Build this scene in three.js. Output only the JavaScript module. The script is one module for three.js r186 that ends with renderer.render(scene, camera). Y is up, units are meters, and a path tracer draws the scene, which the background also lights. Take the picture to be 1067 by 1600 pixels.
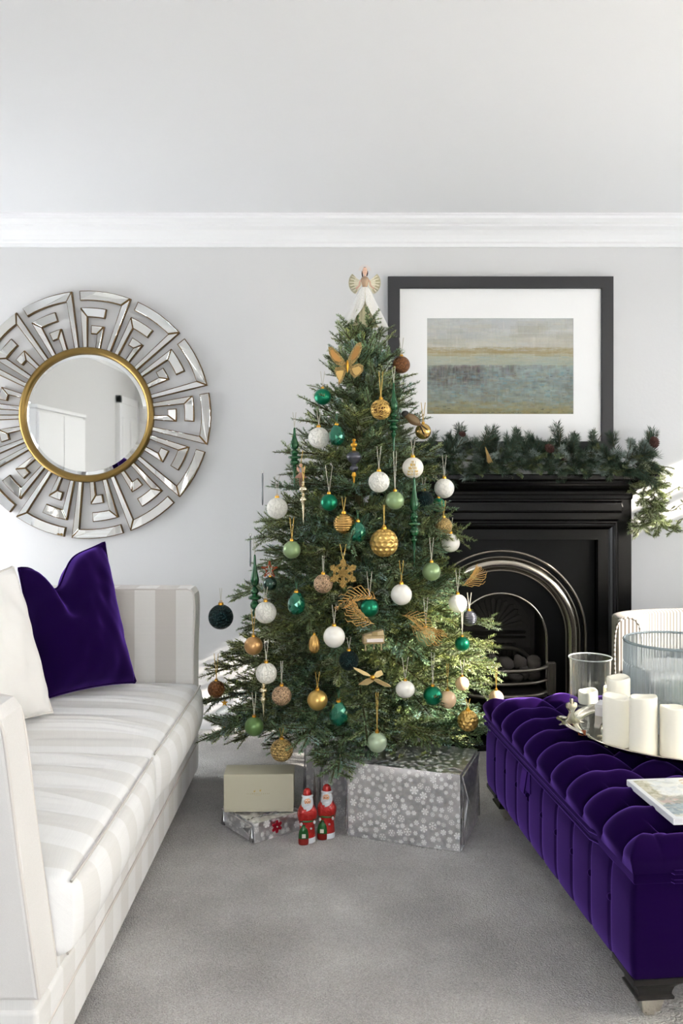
import * as THREE from 'three';
import { RoundedBoxGeometry } from 'three/addons/geometries/RoundedBoxGeometry.js';
import { mergeGeometries, mergeVertices } from 'three/addons/utils/BufferGeometryUtils.js';
import { RectAreaLightUniformsLib } from 'three/addons/lights/RectAreaLightUniformsLib.js';

// ---------------------------------------------------------------- camera, sky, sun, exposure
const scene = new THREE.Scene();
const FOCAL = 1400, EYE = 1.29, CAMERA_Z = 4.5, HORIZON = 736, MIDDLE = 533.5;
const camera = new THREE.PerspectiveCamera(2 * Math.atan(800 / FOCAL) * 180 / Math.PI, 1067 / 1600, 0.05, 60);
camera.position.set(0, EYE, CAMERA_Z);
camera.setViewOffset(1067, 1600, 0, 64, 1067, 1600);          // a lens shifted down, verticals stay upright
camera.updateProjectionMatrix();

const renderer = new THREE.WebGLRenderer({ antialias: true });
renderer.toneMapping = THREE.LinearToneMapping;
renderer.toneMappingExposure = 1.4;
renderer.shadowMap.enabled = true;
RectAreaLightUniformsLib.init();

scene.background = new THREE.Color(0.94, 0.97, 1.01);
scene.backgroundIntensity = 7;

const SUN_WAY = new THREE.Vector3(-1, -0.4, -0.3).normalize();
const sun = new THREE.DirectionalLight(0xfff4e6, 22);
sun.name = 'sun';
sun.position.copy(SUN_WAY).multiplyScalar(-8).add(new THREE.Vector3(0.5, 0.6, 1));
sun.target.position.set(0.5, 0.6, 1);
sun.castShadow = true; sun.shadow.radius = 3;
sun.shadow.mapSize.set(2048, 2048);
Object.assign(sun.shadow.camera, { left: -4, right: 4, top: 4, bottom: -4, near: 0.1, far: 20 });
scene.add(sun, sun.target);

// ---------------------------------------------------------------- helpers
const PI = Math.PI, V = (x, y, z) => new THREE.Vector3(x, y, z);
function rng(seed) { let s = seed | 0; return () => { s = (s + 0x6d2b79f5) | 0; let t = Math.imul(s ^ (s >>> 15), 1 | s); t = (t + Math.imul(t ^ (t >>> 7), 61 | t)) ^ t; return ((t ^ (t >>> 14)) >>> 0) / 4294967296; }; }
const lerp = (a, b, t) => a + (b - a) * t, clamp = (x, a = 0, b = 1) => Math.min(b, Math.max(a, x)), smooth = (a, b, x) => { const t = clamp((x - a) / (b - a)); return t * t * (3 - 2 * t); };
const hash = (x, y, s) => { let h = Math.imul(x | 0, 374761393) + Math.imul(y | 0, 668265263) + Math.imul(s | 0, 974634777); h = Math.imul(h ^ (h >>> 13), 1274126177); return ((h ^ (h >>> 16)) >>> 0) / 4294967296; };
function noise2(x, y, period = 0, s = 1) {
  const ix = Math.floor(x), iy = Math.floor(y), fx = x - ix, fy = y - iy, u = fx * fx * (3 - 2 * fx), v = fy * fy * (3 - 2 * fy);
  const w = (k) => (period ? ((k % period) + period) % period : k);
  const a = hash(w(ix), w(iy), s), b = hash(w(ix + 1), w(iy), s), c = hash(w(ix), w(iy + 1), s), d = hash(w(ix + 1), w(iy + 1), s);
  return lerp(lerp(a, b, u), lerp(c, d, u), v);
}
const fbm = (x, y, period, octaves = 4, s = 1) => { let t = 0, a = 0.5; for (let i = 0; i < octaves; i++) { t += a * noise2(x, y, period, s + i); x *= 2; y *= 2; if (period) period *= 2; a *= 0.5; } return t; };
// a point of space on the line of sight through a pixel of the photograph, at the given z
const at = (px, py, z) => V((px - MIDDLE) / FOCAL * (CAMERA_Z - z), EYE - (py - HORIZON) / FOCAL * (CAMERA_Z - z), z);

const used = new Map();
function numbered(name) { const n = used.get(name) ?? 0; used.set(name, n + 1); return n ? name + '_' + String(n).padStart(3, '0') : name; }
function tag(o, label, category, group) { o.userData.label = label; o.userData.category = category; if (group) o.userData.group = group; return o; }
function thing(name, label, category, pos = [0, 0, 0], turn = 0, group) {
  const o = new THREE.Group(); o.name = numbered(name); o.position.set(pos.x ?? pos[0], pos.y ?? pos[1], pos.z ?? pos[2]); o.rotation.y = turn;
  scene.add(o); return tag(o, label, category, group);
}
function mesh(name, geometry, material, parent, pos, rot) {
  const m = new THREE.Mesh(geometry, material); m.name = name; m.castShadow = m.receiveShadow = true;
  if (pos) m.position.set(pos.x ?? pos[0], pos.y ?? pos[1], pos.z ?? pos[2]);
  if (rot) m.rotation.set(rot[0], rot[1], rot[2]);
  parent.add(m); return m;
}
function structure(name, geometry, material, pos, rot) { const m = mesh(name, geometry, material, scene, pos, rot); m.userData.kind = 'structure'; return m; }
const box = (w, h, d, x = 0, y = 0, z = 0) => new THREE.BoxGeometry(w, h, d).translate(x, y, z);
const rbox = (w, h, d, r, x = 0, y = 0, z = 0, s = 3) => new RoundedBoxGeometry(w, h, d, s, Math.min(r, w / 2.01, h / 2.01, d / 2.01)).translate(x, y, z);
function merge(list) {
  const plain = list.map((g) => { const c = g.index ? g.toNonIndexed() : g.clone(); for (const k of Object.keys(c.attributes)) if (!['position', 'normal', 'uv'].includes(k)) c.deleteAttribute(k); return c; });
  return mergeGeometries(plain);
}
function mapUV(g, f) { const p = g.attributes.position, n = g.attributes.normal, uv = new Float32Array(p.count * 2); for (let i = 0; i < p.count; i++) { const r = f(p.getX(i), p.getY(i), p.getZ(i), n.getX(i), n.getY(i), n.getZ(i)); uv[2 * i] = r[0]; uv[2 * i + 1] = r[1]; } g.setAttribute('uv', new THREE.BufferAttribute(uv, 2)); return g; }
const boxUV = (g) => mapUV(g, (x, y, z, a, b, c) => { a = Math.abs(a); b = Math.abs(b); c = Math.abs(c); return b >= a && b >= c ? [x, z] : a >= c ? [z, y] : [x, y]; });
function grid(nu, nv, f, wrapU = false) {
  const pos = [], uv = [], index = [];
  for (let j = 0; j <= nv; j++) for (let i = 0; i <= nu; i++) { const r = f(i / nu, j / nv); pos.push(r[0], r[1], r[2]); uv.push(r[3] ?? i / nu, r[4] ?? j / nv); }
  for (let j = 0; j < nv; j++) for (let i = 0; i < nu; i++) { const a = j * (nu + 1) + i, b = a + 1, c = a + nu + 1, d = c + 1; index.push(a, b, d, a, d, c); }
  const g = new THREE.BufferGeometry();
  g.setAttribute('position', new THREE.Float32BufferAttribute(pos, 3)); g.setAttribute('uv', new THREE.Float32BufferAttribute(uv, 2)); g.setIndex(index); g.computeVertexNormals();
  if (wrapU) { const n = g.attributes.normal; for (let j = 0; j <= nv; j++) { const a = j * (nu + 1), b = a + nu, s = V(n.getX(a) + n.getX(b), n.getY(a) + n.getY(b), n.getZ(a) + n.getZ(b)).normalize(); n.setXYZ(a, s.x, s.y, s.z); n.setXYZ(b, s.x, s.y, s.z); } }
  return g;
}
function weld(g) { g = g.clone(); for (const k of Object.keys(g.attributes)) if (k !== 'position') g.deleteAttribute(k); g = mergeVertices(g, 1e-5); g.computeVertexNormals(); return g; }
const tube = (points, r, segments = 24, sides = 8, closed = false) => new THREE.TubeGeometry(new THREE.CatmullRomCurve3(points.map((p) => (p.isVector3 ? p : V(...p))), closed), segments, r, sides, closed);
function pathTube(points, r, sides = 6) { const c = new THREE.CurvePath(); points = points.map((p) => (p.isVector3 ? p : V(...p))); for (let i = 1; i < points.length; i++) c.add(new THREE.LineCurve3(points[i - 1], points[i])); return new THREE.TubeGeometry(c, (points.length - 1) * 3, r, sides); }
const lathe = (profile, sides = 32) => new THREE.LatheGeometry(profile.map((p) => new THREE.Vector2(p[0], p[1])), sides);
function latheSmooth(profile, sides = 32, n = 40) { const c = new THREE.CatmullRomCurve3(profile.map((p) => V(p[0], p[1], 0))); return new THREE.LatheGeometry(c.getPoints(n).map((p) => new THREE.Vector2(Math.max(0, p.x), p.y)), sides); }
// a bar of rectangular section from one point to another
function bar(a, b, w, h) { const d = b.clone().sub(a), g = new THREE.BoxGeometry(w, d.length(), h); g.translate(0, d.length() / 2, 0); g.applyQuaternion(new THREE.Quaternion().setFromUnitVectors(V(0, 1, 0), d.clone().normalize())); return g.translate(a.x, a.y, a.z); }
function extrude(points, depth, bevel = 0, holes = [], seg = 2) {
  const s = new THREE.Shape(points.map((p) => new THREE.Vector2(p[0], p[1])));
  for (const h of holes) s.holes.push(new THREE.Path(h.map((p) => new THREE.Vector2(p[0], p[1]))));
  return new THREE.ExtrudeGeometry(s, { depth, bevelEnabled: bevel > 0, bevelSize: bevel, bevelThickness: bevel, bevelOffset: -bevel, bevelSegments: seg, curveSegments: 24 });
}
const rect = (x0, y0, x1, y1) => [[x0, y0], [x1, y0], [x1, y1], [x0, y1]];
// a moulding: profile points (outward offset, depth) swept with mitres round the given corners (each corner with its outward direction)
function sweep(corners, profile, place) {
  const pos = [], uv = [];
  for (let s = 0; s + 1 < corners.length; s++) for (let k = 0; k + 1 < profile.length; k++) {
    const q = [[s, k], [s + 1, k], [s + 1, k + 1], [s, k + 1]].map(([i, j]) => place(corners[i][0] + corners[i][2] * profile[j][0], corners[i][1] + corners[i][3] * profile[j][0], profile[j][1]));
    for (const i of [0, 1, 2, 0, 2, 3]) { pos.push(...q[i]); uv.push(q[i][0], q[i][1]); }
  }
  const g = new THREE.BufferGeometry(); g.setAttribute('position', new THREE.Float32BufferAttribute(pos, 3)); g.setAttribute('uv', new THREE.Float32BufferAttribute(uv, 2)); g.computeVertexNormals(); return g;
}

// ---------------------------------------------------------------- textures
function canvasTex(w, h, draw, repeat) {
  const c = document.createElement('canvas'); c.width = w; c.height = h; draw(c.getContext('2d'), w, h);
  const t = new THREE.CanvasTexture(c); t.colorSpace = THREE.SRGBColorSpace; t.wrapS = t.wrapT = THREE.RepeatWrapping; if (repeat) t.repeat.set(...repeat); return t;
}
function dataTex(n, f, repeat, srgb = true) {
  const d = new Uint8Array(n * n * 4);
  for (let y = 0; y < n; y++) for (let x = 0; x < n; x++) { const r = f(x / n, y / n, x, y), i = 4 * (y * n + x); if (r.length) { d[i] = clamp(r[0], 0, 255); d[i + 1] = clamp(r[1], 0, 255); d[i + 2] = clamp(r[2], 0, 255); } else d[i] = d[i + 1] = d[i + 2] = clamp(r, 0, 255); d[i + 3] = 255; }
  const t = new THREE.DataTexture(d, n, n); t.colorSpace = srgb ? THREE.SRGBColorSpace : THREE.NoColorSpace; t.wrapS = t.wrapT = THREE.RepeatWrapping; t.magFilter = THREE.LinearFilter; t.minFilter = THREE.LinearFilter; t.needsUpdate = true; if (repeat) t.repeat.set(...repeat); return t;
}
const std = (o) => new THREE.MeshStandardMaterial(o), phys = (o) => new THREE.MeshPhysicalMaterial(o);
const carpetMap = dataTex(1024, (u, v, x, y) => { const m = fbm(u * 6, v * 6, 6, 4, 3), f = hash(x, y, 7), g = hash(x >> 1, y >> 1, 9), t = 184 + (m - 0.47) * 74 + (f - 0.5) * 26 + (g - 0.5) * 24; return [t + 1, t - 1, t - 3]; }, [1 / 1.6, 1 / 1.6]);
const carpetBump = dataTex(512, (u, v, x, y) => 255 * (0.5 * hash(x, y, 17) + 0.5 * hash(x >> 1, y >> 1, 18)), [1 / 0.8, 1 / 0.8], false);
const wallBump = dataTex(512, (u, v) => 255 * fbm(u * 64, v * 64, 64, 3, 5), [1 / 0.8, 1 / 0.8], false);
const weaveBump = dataTex(256, (u, v, x, y) => 140 + 60 * Math.sin(x * PI / 2) * Math.sin(y * PI / 2) + 60 * (hash(x, y, 3) - 0.5), [1 / 0.12, 1 / 0.12], false);
const stripeMap = dataTex(512, (u, v, x, y) => { const light = u < 0.5, e = (hash(x, y, 4) - 0.5) * 7 + (hash(0, y, 6) - 0.5) * 5; return light ? [246 + e, 246 + e, 246 + e] : [236 + e, 235 + e, 233 + e]; }, [1 / 0.17, 1 / 0.17]);
const armStripe = dataTex(512, (u, v, x, y) => { const light = u < 0.5, e = (hash(x, y, 4) - 0.5) * 7 + (hash(0, y, 6) - 0.5) * 5; return light ? [238 + e, 236 + e, 232 + e] : [214 + e, 209 + e, 203 + e]; }, [1 / 0.17, 1 / 0.17]);
const plainFabric = dataTex(256, (u, v, x, y) => { const e = (hash(x, y, 4) - 0.5) * 8; return [228 + e, 226 + e, 224 + e]; }, [1 / 0.17, 1 / 0.17]);
const crumple = dataTex(512, (u, v) => { const a = fbm(u * 5, v * 5, 5, 3, 21), b = Math.abs(fbm(u * 9 + 3, v * 9, 9, 3, 31) - 0.45) * 2; return 255 * clamp(0.55 * a + 0.6 * b); }, [1 / 0.35, 1 / 0.35], false);
const glitterBump = dataTex(96, (u, v, x, y) => 255 * hash(x, y, 44), [1, 0.6], false);
const glitterMap = dataTex(96, (u, v, x, y) => { const h = hash(x, y, 51); return h > 0.86 ? 255 : h < 0.2 ? 120 : 160 + 80 * h; }, [1, 0.6]);
const crackle = (u, v) => Math.abs(noise2(u * 44, v * 15, 0, 61) - 0.5) < 0.1 ? 0 : 1;
const crackleBump = dataTex(256, (u, v, x, y) => 255 * (0.2 + 0.6 * crackle(u, v) + 0.2 * hash(x, y, 3)), [1, 1], false);
const crackleMap = dataTex(256, (u, v, x, y) => { const t = 222 + 14 * crackle(u, v) + 8 * hash(x, y, 5); return [t + 5, t + 3, t - 6]; }, [1, 1]);
const ribBump = dataTex(256, (u) => 127 + 127 * Math.sin(u * PI * 2), [60, 1], false);

// ---------------------------------------------------------------- shared materials
const M = {
  wall: std({ color: new THREE.Color(0.69, 0.69, 0.69), roughness: 0.92, bumpMap: wallBump, bumpScale: 0.0004 }),
  ceiling: std({ color: new THREE.Color(0.82, 0.825, 0.835), roughness: 0.95 }),
  trim: std({ color: new THREE.Color(0.86, 0.865, 0.87), roughness: 0.6 }),
  carpet: std({ map: carpetMap, bumpMap: carpetBump, bumpScale: 0.006, roughness: 1 }),
  stripe: phys({ map: stripeMap, bumpMap: weaveBump, bumpScale: 0.0003, roughness: 0.62, sheen: 0.35, sheenColor: new THREE.Color(1, 1, 1), sheenRoughness: 0.5 }),
  armStripe: phys({ map: armStripe, bumpMap: weaveBump, bumpScale: 0.0003, roughness: 0.62, sheen: 0.35, sheenColor: new THREE.Color(1, 1, 1), sheenRoughness: 0.5 }),
  plain: phys({ map: plainFabric, bumpMap: weaveBump, bumpScale: 0.0003, roughness: 0.75, sheen: 0.2, sheenColor: new THREE.Color(1, 1, 1), sheenRoughness: 0.5 }),
  piping: std({ color: 0xdcd7d2, roughness: 0.8 }),
  velvet: phys({ color: new THREE.Color(0.009, 0.0015, 0.032), roughness: 0.9, sheen: 1.9, sheenColor: new THREE.Color(0.3, 0.15, 0.78), sheenRoughness: 0.7, specularIntensity: 0.05 }),
  velvetDark: phys({ color: new THREE.Color(0.009, 0.0015, 0.032), roughness: 0.9, sheen: 2, sheenColor: new THREE.Color(0.28, 0.12, 0.82), sheenRoughness: 0.85, specularIntensity: 0.05 }),
  black: phys({ color: 0x070708, roughness: 0.26, specularIntensity: 0.55 }),
  iron: phys({ color: 0x090a0b, roughness: 0.4, specularIntensity: 0.32 }),
  ironRough: std({ color: 0x35312d, roughness: 0.6, metalness: 0.3, bumpMap: wallBump, bumpScale: 0.002 }),
  steel: std({ color: 0xb5aea2, roughness: 0.2, metalness: 1 }),
  steelDull: std({ color: 0x8b857b, roughness: 0.38, metalness: 1 }),
  silver: std({ color: 0xd9d4c8, roughness: 0.16, metalness: 1 }),
  gold: std({ color: 0xd9a441, roughness: 0.28, metalness: 1 }),
  paleGold: std({ color: 0xe0c68a, roughness: 0.3, metalness: 1 }),
  gilt: std({ color: 0x8d7444, roughness: 0.36, metalness: 1 }),
  brass: std({ color: 0x9a7c45, roughness: 0.34, metalness: 1 }),
  glassMirror: std({ color: 0xf3f4f2, roughness: 0.02, metalness: 1 }),
  frameBlack: std({ color: 0x2b2b2d, roughness: 0.5 }),
  wood: std({ color: 0x3b2a1c, roughness: 0.9 }),
  twigWood: std({ color: 0x4d4a2c, roughness: 0.9 }),
  ribbonWhite: std({ color: 0xb9b6a8, roughness: 0.5 }),
  ribbonGold: std({ color: 0xb89a4f, roughness: 0.4, metalness: 0.5 }),
  ribbonGreen: std({ color: 0x1d5a3c, roughness: 0.5 }),
  wax: phys({ color: 0xfffbec, roughness: 0.42, specularIntensity: 0.6 }),
  clear: phys({ color: 0xffffff, transmission: 1, thickness: 0, roughness: 0.0, ior: 1.5 }),
};

// ================================================================ THE SETTING
const H = 2.548, XL = -2.5, XR = 2.6, ZF = 6.4, HX = 0.79;       // HX: middle of the hearth
structure('floor', boxUV(box(XR - XL + 0.6, 0.2, ZF + 0.6, (XL + XR) / 2, -0.1, ZF / 2)), M.carpet);
structure('ceiling', box(XR - XL + 0.6, 0.2, ZF + 0.6, (XL + XR) / 2, H + 0.1, ZF / 2), M.ceiling);
structure('wall_back', boxUV(extrude(rect(XL - 0.25, 0, XR + 0.25, H), 0.25, 0, [rect(HX - 0.25, 0.03, HX + 0.25, 0.76)]).translate(0, 0, -0.25)), M.wall);
const DOOR_L = [0.05, 0.02, 1.05, 1.85];                           // glazed garden door behind the sofa: z0, y0, z1, y1
structure('wall_left', boxUV(extrude(rect(-ZF, 0, 0, H), 0.25, 0, [rect(-DOOR_L[2], DOOR_L[1], -DOOR_L[0], DOOR_L[3])]).rotateY(PI / 2).translate(XL - 0.25, 0, 0)), M.wall);
const WIN_R = [[0.1, 0.9, 0.68, 2.25], [0.76, 0.9, 1.98, 2.25], [2.3, 0.4, 4.3, 2.35]];   // openings in the window wall: z0, y0, z1, y1
const rightShape = extrude(rect(-ZF, 0, 0, H), 0.25, 0, WIN_R.map(([z0, y0, z1, y1]) => rect(-z1, y0, -z0, y1)));
structure('wall_right', boxUV(rightShape.rotateY(PI / 2).translate(XR, 0, 0)), M.wall);
const WIN_F = [-0.9, 0.7, 0.7, 2.3];
structure('wall_front', boxUV(extrude(rect(XL - 0.25, 0, XR + 0.25, H), 0.25, 0, [rect(...WIN_F)]).translate(0, 0, ZF)), M.wall);
// plaster cornice: stepped profile round the room
const cornice = [[0, H - 0.135], [-0.012, H - 0.135], [-0.014, H - 0.118], [-0.022, H - 0.112], [-0.024, H - 0.1], [-0.035, H - 0.082], [-0.055, H - 0.062], [-0.082, H - 0.05], [-0.086, H - 0.042], [-0.1, H - 0.036], [-0.118, H - 0.022], [-0.122, H - 0.008], [-0.135, H - 0.006], [-0.135, H]];
const roomCorners = [[XL, 0, -1, -1], [XR, 0, 1, -1], [XR, ZF, 1, 1], [XL, ZF, -1, 1], [XL, 0, -1, -1]];
structure('trim_1', sweep(roomCorners, cornice, (x, z, y) => [x, y, z]), M.trim);
const skirting = [[0, 0.16], [-0.008, 0.16], [-0.012, 0.145], [-0.012, 0.13], [-0.018, 0.125], [-0.018, 0]];
structure('baseboard_back', merge([[XL, HX - 0.63], [HX + 0.63, XR]].map(([a, b]) => sweep([[a, 0, 0, -1], [b, 0, 0, -1]], skirting, (x, z, y) => [x, y, z]))), M.trim);
structure('baseboard_left', sweep([[XL, ZF, -1, 0], [XL, 0, -1, 0]], skirting, (x, z, y) => [x, y, z]), M.trim);
structure('baseboard_right', sweep([[XR, 0, 1, 0], [XR, ZF, 1, 0]], skirting, (x, z, y) => [x, y, z]), M.trim);
// windows
const blind = phys({ color: 0xf6f4ef, transmission: 0.62, roughness: 1, thickness: 0 });
function windowFrame(n, w, h, place) {
  const g = new THREE.Group(); g.name = 'window_' + n; g.userData.kind = 'structure'; scene.add(g); place(g);
  mesh('frame', merge([box(w, 0.05, 0.06, 0, 0.025, 0), box(w, 0.05, 0.06, 0, h - 0.025, 0), box(0.05, h - 0.1, 0.06, -w / 2 + 0.025, h / 2, 0), box(0.05, h - 0.1, 0.06, w / 2 - 0.025, h / 2, 0), box(w - 0.1, 0.035, 0.05, 0, h * 0.52, 0)]), M.trim, g);
  mesh('pane', box(w - 0.1, h - 0.1, 0.004, 0, h / 2, 0), M.clear, g);
  mesh('sill', box(w + 0.08, 0.03, 0.2, 0, -0.015, 0.12), M.trim, g);
  return g;
}
WIN_R.forEach(([z0, y0, z1, y1], i) => {
  const g = windowFrame(i + 1, z1 - z0, y1 - y0, (g) => { g.position.set(XR + 0.19, y0, (z0 + z1) / 2); g.rotation.y = -PI / 2; });
  const w = z1 - z0, h = y1 - y0;
  if (i === 0) {      // blind half down, cafe shutter below
    mesh('roller_blind', box(w - 0.01, 0.5, 0.012, 0, h - 0.25, 0.05), M.trim, g);
    mesh('shutter', box(w - 0.01, 0.58, 0.03, 0, 0.29, 0.06), M.trim, g);
  }
  if (i === 1) mesh('roller_blind', box(w - 0.01, 0.53, 0.012, 0, h - 0.265, 0.05), M.trim, g);
  if (i === 2) mesh('roller_blind', box(w - 0.01, h - 0.02, 0.002, 0, h / 2, 0.08), blind, g);
});
windowFrame(4, WIN_F[2] - WIN_F[0], WIN_F[3] - WIN_F[1], (g) => { g.position.set((WIN_F[0] + WIN_F[2]) / 2, WIN_F[1], ZF + 0.19); g.rotation.y = PI; });
windowFrame(5, DOOR_L[2] - DOOR_L[0], DOOR_L[3] - DOOR_L[1], (g) => { g.position.set(XL - 0.19, DOOR_L[1], (DOOR_L[0] + DOOR_L[2]) / 2); g.rotation.y = PI / 2; });
// white door in the left wall, seen only in the mirror
{
  const g = new THREE.Group(); g.name = 'door_1'; g.userData.kind = 'structure'; g.position.set(XL + 0.02, 0, 5.96); g.rotation.y = -PI / 2; scene.add(g);
  mesh('leaf', box(0.8, 2.05, 0.04, 0, 1.025, 0), M.trim, g);
  for (const [x, y, h] of [[-0.19, 1.5, 0.8], [0.19, 1.5, 0.8], [-0.19, 0.55, 0.7], [0.19, 0.55, 0.7]]) mesh('panel', rbox(0.3, h, 0.02, 0.008, x, y, -0.024), M.trim, g);
  mesh('architrave', merge([box(0.08, 2.13, 0.06, -0.44, 1.065, 0), box(0.08, 2.13, 0.06, 0.44, 1.065, 0), box(0.96, 0.08, 0.06, 0, 2.09, 0)]), M.trim, g);
  mesh('handle', new THREE.SphereGeometry(0.025, 12, 8), M.brass, g, [0.33, 1.0, -0.05]);
}

{ // tall white cupboard behind the sofa, seen only in the mirror
  const c = thing('tall_cabinet', 'tall white cupboard that shows only as a pale shape in the sunburst mirror', 'cabinet', V(XL + 0.2, 0, 2.42), PI / 2);
  mesh('carcass', rbox(1.15, 1.7, 0.33, 0.006, 0, 0.88, -0.005), M.trim, c);
  for (const s of [-1, 1]) { const d = mesh('door', rbox(0.56, 1.66, 0.02, 0.004, s * 0.285, 0.88, 0.17), M.trim, c); mesh('knob', new THREE.SphereGeometry(0.014, 12, 8).translate(s * 0.04, 0.95, 0.192), M.brass, d); }
  mesh('top', rbox(1.2, 0.03, 0.36, 0.008, 0, 1.745, 0), M.trim, c);
  mesh('plinth', box(1.1, 0.03, 0.3, 0, 0.015, 0), M.trim, c);
}

// ================================================================ FIREPLACE
{
  const f = thing('fireplace', 'black painted fire surround with arched cast iron insert and polished steel bands', 'fireplace', [HX, 0, 0]);
  const hw = 0.464, top = 0.954, out = 0.163;
  mesh('surround', merge([box(out, top, 0.12, -hw - out / 2, top / 2, 0.06), box(out, top, 0.12, hw + out / 2, top / 2, 0.06), box(2 * (hw + out), 1.17 - top, 0.12, 0, (top + 1.17) / 2, 0.06)]), M.black, f);
  const U = [[-hw, 0, -1, 0], [-hw, top, -1, 1], [hw, top, 1, 1], [hw, 0, 1, 0]];
  const prof = [[0, 0.05], [0.0, 0.082], [0.006, 0.09], [0.014, 0.09], [0.018, 0.1], [0.024, 0.112], [0.034, 0.117], [0.042, 0.112], [0.044, 0.121], [0.05, 0.121], [0.056, 0.13], [0.064, 0.14], [0.072, 0.143], [0.08, 0.14], [0.084, 0.132], [0.09, 0.132], [0.096, 0.128], [0.1, 0.12]];
  mesh('moulding', sweep(U, prof, (x, y, z) => [x, y, z]), M.black, f);
  // half-round frieze bar with turned-in ends
  const cap = extrude([[-hw - 0.115, 0.01], [-hw - 0.125, 0.04], [-hw - 0.115, 0.07], [hw + 0.115, 0.07], [hw + 0.125, 0.04], [hw + 0.115, 0.01]], 0.008, 0.014, [], 5).translate(0, 1.075, 0.112);
  mesh('frieze_moulding', cap, M.black, f);
  // mantel cornice and shelf: profile swept round front and returns
  const plan = [[-hw - out, 0, -1, 0], [-hw - out, 0.12, -1, 1], [hw + out, 0.12, 1, 1], [hw + out, 0, 1, 0]];
  const cor = [[0, 1.15], [0.004, 1.155], [0.006, 1.172], [0.014, 1.176], [0.016, 1.19], [0.024, 1.198], [0.038, 1.205], [0.05, 1.22], [0.053, 1.228], [0.062, 1.23], [0.064, 1.24], [0.078, 1.243], [0.084, 1.247]];
  mesh('cornice', sweep(plan, cor, (x, z, y) => [x, y, z]), M.black, f);
  mesh('mantel_shelf', merge([rbox(2 * (hw + out + 0.1), 0.028, 0.235, 0.006, 0, 1.261, 0.1175)]), M.black, f);
  // cast iron insert
  const arch = (r, yc, y0, n = 28) => { const p = [[r, y0], [r, yc]]; for (let i = 1; i < n; i++) p.push([r * Math.cos(PI * i / n), yc + r * Math.sin(PI * i / n)]); p.push([-r, yc], [-r, y0]); return p; };
  const yc = 0.475;
  mesh('insert_plate', extrude(rect(-hw, 0.03, hw, top), 0.02, 0, [arch(0.4, yc, 0.031)]).translate(0, 0, 0.04), M.iron, f);
  mesh('inner_plate', extrude(arch(0.41, yc, 0.03), 0.02, 0, [arch(0.228, yc - 0.02, 0.031)]).translate(0, 0, 0.03), M.iron, f);
  const archTube = (r, rad, y0, y, z, flat = 1) => { const pts = arch(r, y, y0, 40).map((p) => V(p[0], p[1], 0)); const c = new THREE.CurvePath(); for (let i = 1; i < pts.length; i++) c.add(new THREE.LineCurve3(pts[i - 1], pts[i])); const g = new THREE.TubeGeometry(new THREE.CatmullRomCurve3([...Array(90).keys()].map((i) => c.getPoint(i / 89))), 120, rad, 14); g.scale(1, 1, flat); return g.translate(0, 0, z); };
  mesh('outer_band', archTube(0.42, 0.007, 0.03, yc, 0.062), M.steelDull, f);
  mesh('steel_arch', archTube(0.357, 0.027, 0.03, yc, 0.058, 0.8), M.steel, f);
  mesh('arch_bead', merge([archTube(0.39, 0.004, 0.03, yc, 0.062), archTube(0.324, 0.004, 0.03, yc, 0.058)]), M.steelDull, f);
  mesh('inner_band', archTube(0.228, 0.007, 0.2, yc - 0.02, 0.054), M.steel, f);
  // fire box
  mesh('firebox', merge([box(0.5, 0.76, 0.02, 0, 0.41, -0.27), box(0.02, 0.76, 0.28, -0.245, 0.41, -0.13), box(0.02, 0.76, 0.28, 0.245, 0.41, -0.13), box(0.5, 0.02, 0.28, 0, 0.76, -0.13), box(0.5, 0.02, 0.28, 0, 0.04, -0.13)]), M.ironRough, f);
  mesh('fireback', merge([extrude(arch(0.2, 0.46, 0.36), 0.02, 0.004).translate(0, 0, -0.2)]), M.ironRough, f);
  for (let i = 0; i < 13; i++) { const a = PI * (0.06 + 0.88 * i / 12); mesh('fan_rib', extrude([[-0.005, 0.03], [0.005, 0.03], [0.014, 0.15], [0, 0.165], [-0.014, 0.15]], 0.006, 0.003, [], 1).rotateZ(a - PI / 2).translate(0, 0.47, -0.176), M.ironRough, f); }
  mesh('fan_ledge', merge([rbox(0.34, 0.016, 0.03, 0.006, 0, 0.452, -0.165), rbox(0.34, 0.012, 0.02, 0.005, 0, 0.425, -0.17)]), M.ironRough, f);
  const ogee = (s) => tube([V(0.0, 0.385, -0.08), V(s * 0.08, 0.385, -0.08), V(s * 0.13, 0.37, -0.075), V(s * 0.165, 0.335, -0.05), V(s * 0.215, 0.305, 0.0)], 0.012, 30, 8);
  for (const s of [-1, 1]) mesh('hood_scroll', ogee(s), M.ironRough, f);
  mesh('fireback_panel', merge([...Array(9).keys()].map((i) => rbox(0.022, 0.13, 0.014, 0.005, -0.11 + i * 0.0275, 0.33, -0.17))), M.ironRough, f);
  for (const s of [-1, 1]) mesh('grate_post', merge([rbox(0.042, 0.16, 0.03, 0.004, s * 0.247, 0.265, 0.07), box(0.006, 0.15, 0.012, s * 0.237, 0.265, 0.088), box(0.006, 0.15, 0.012, s * 0.257, 0.265, 0.088)]), M.steelDull, f);
  for (const [y, r] of [[0.325, 0.011], [0.262, 0.009], [0.2, 0.011]]) mesh('grate_bar', tube([V(-0.235, y, 0.065), V(-0.17, y - 0.008, 0.11), V(0, y - 0.012, 0.14), V(0.17, y - 0.008, 0.11), V(0.235, y, 0.065)], r, 36, 8).scale(1, 1, 1), M.steelDull, f);
  mesh('grate_bed', box(0.44, 0.02, 0.2, 0, 0.19, 0.0), M.ironRough, f);
  // coals in the grate
  const R = rng(5), coal = std({ color: 0x4a4440, roughness: 0.85, bumpMap: wallBump, bumpScale: 0.004 });
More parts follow.
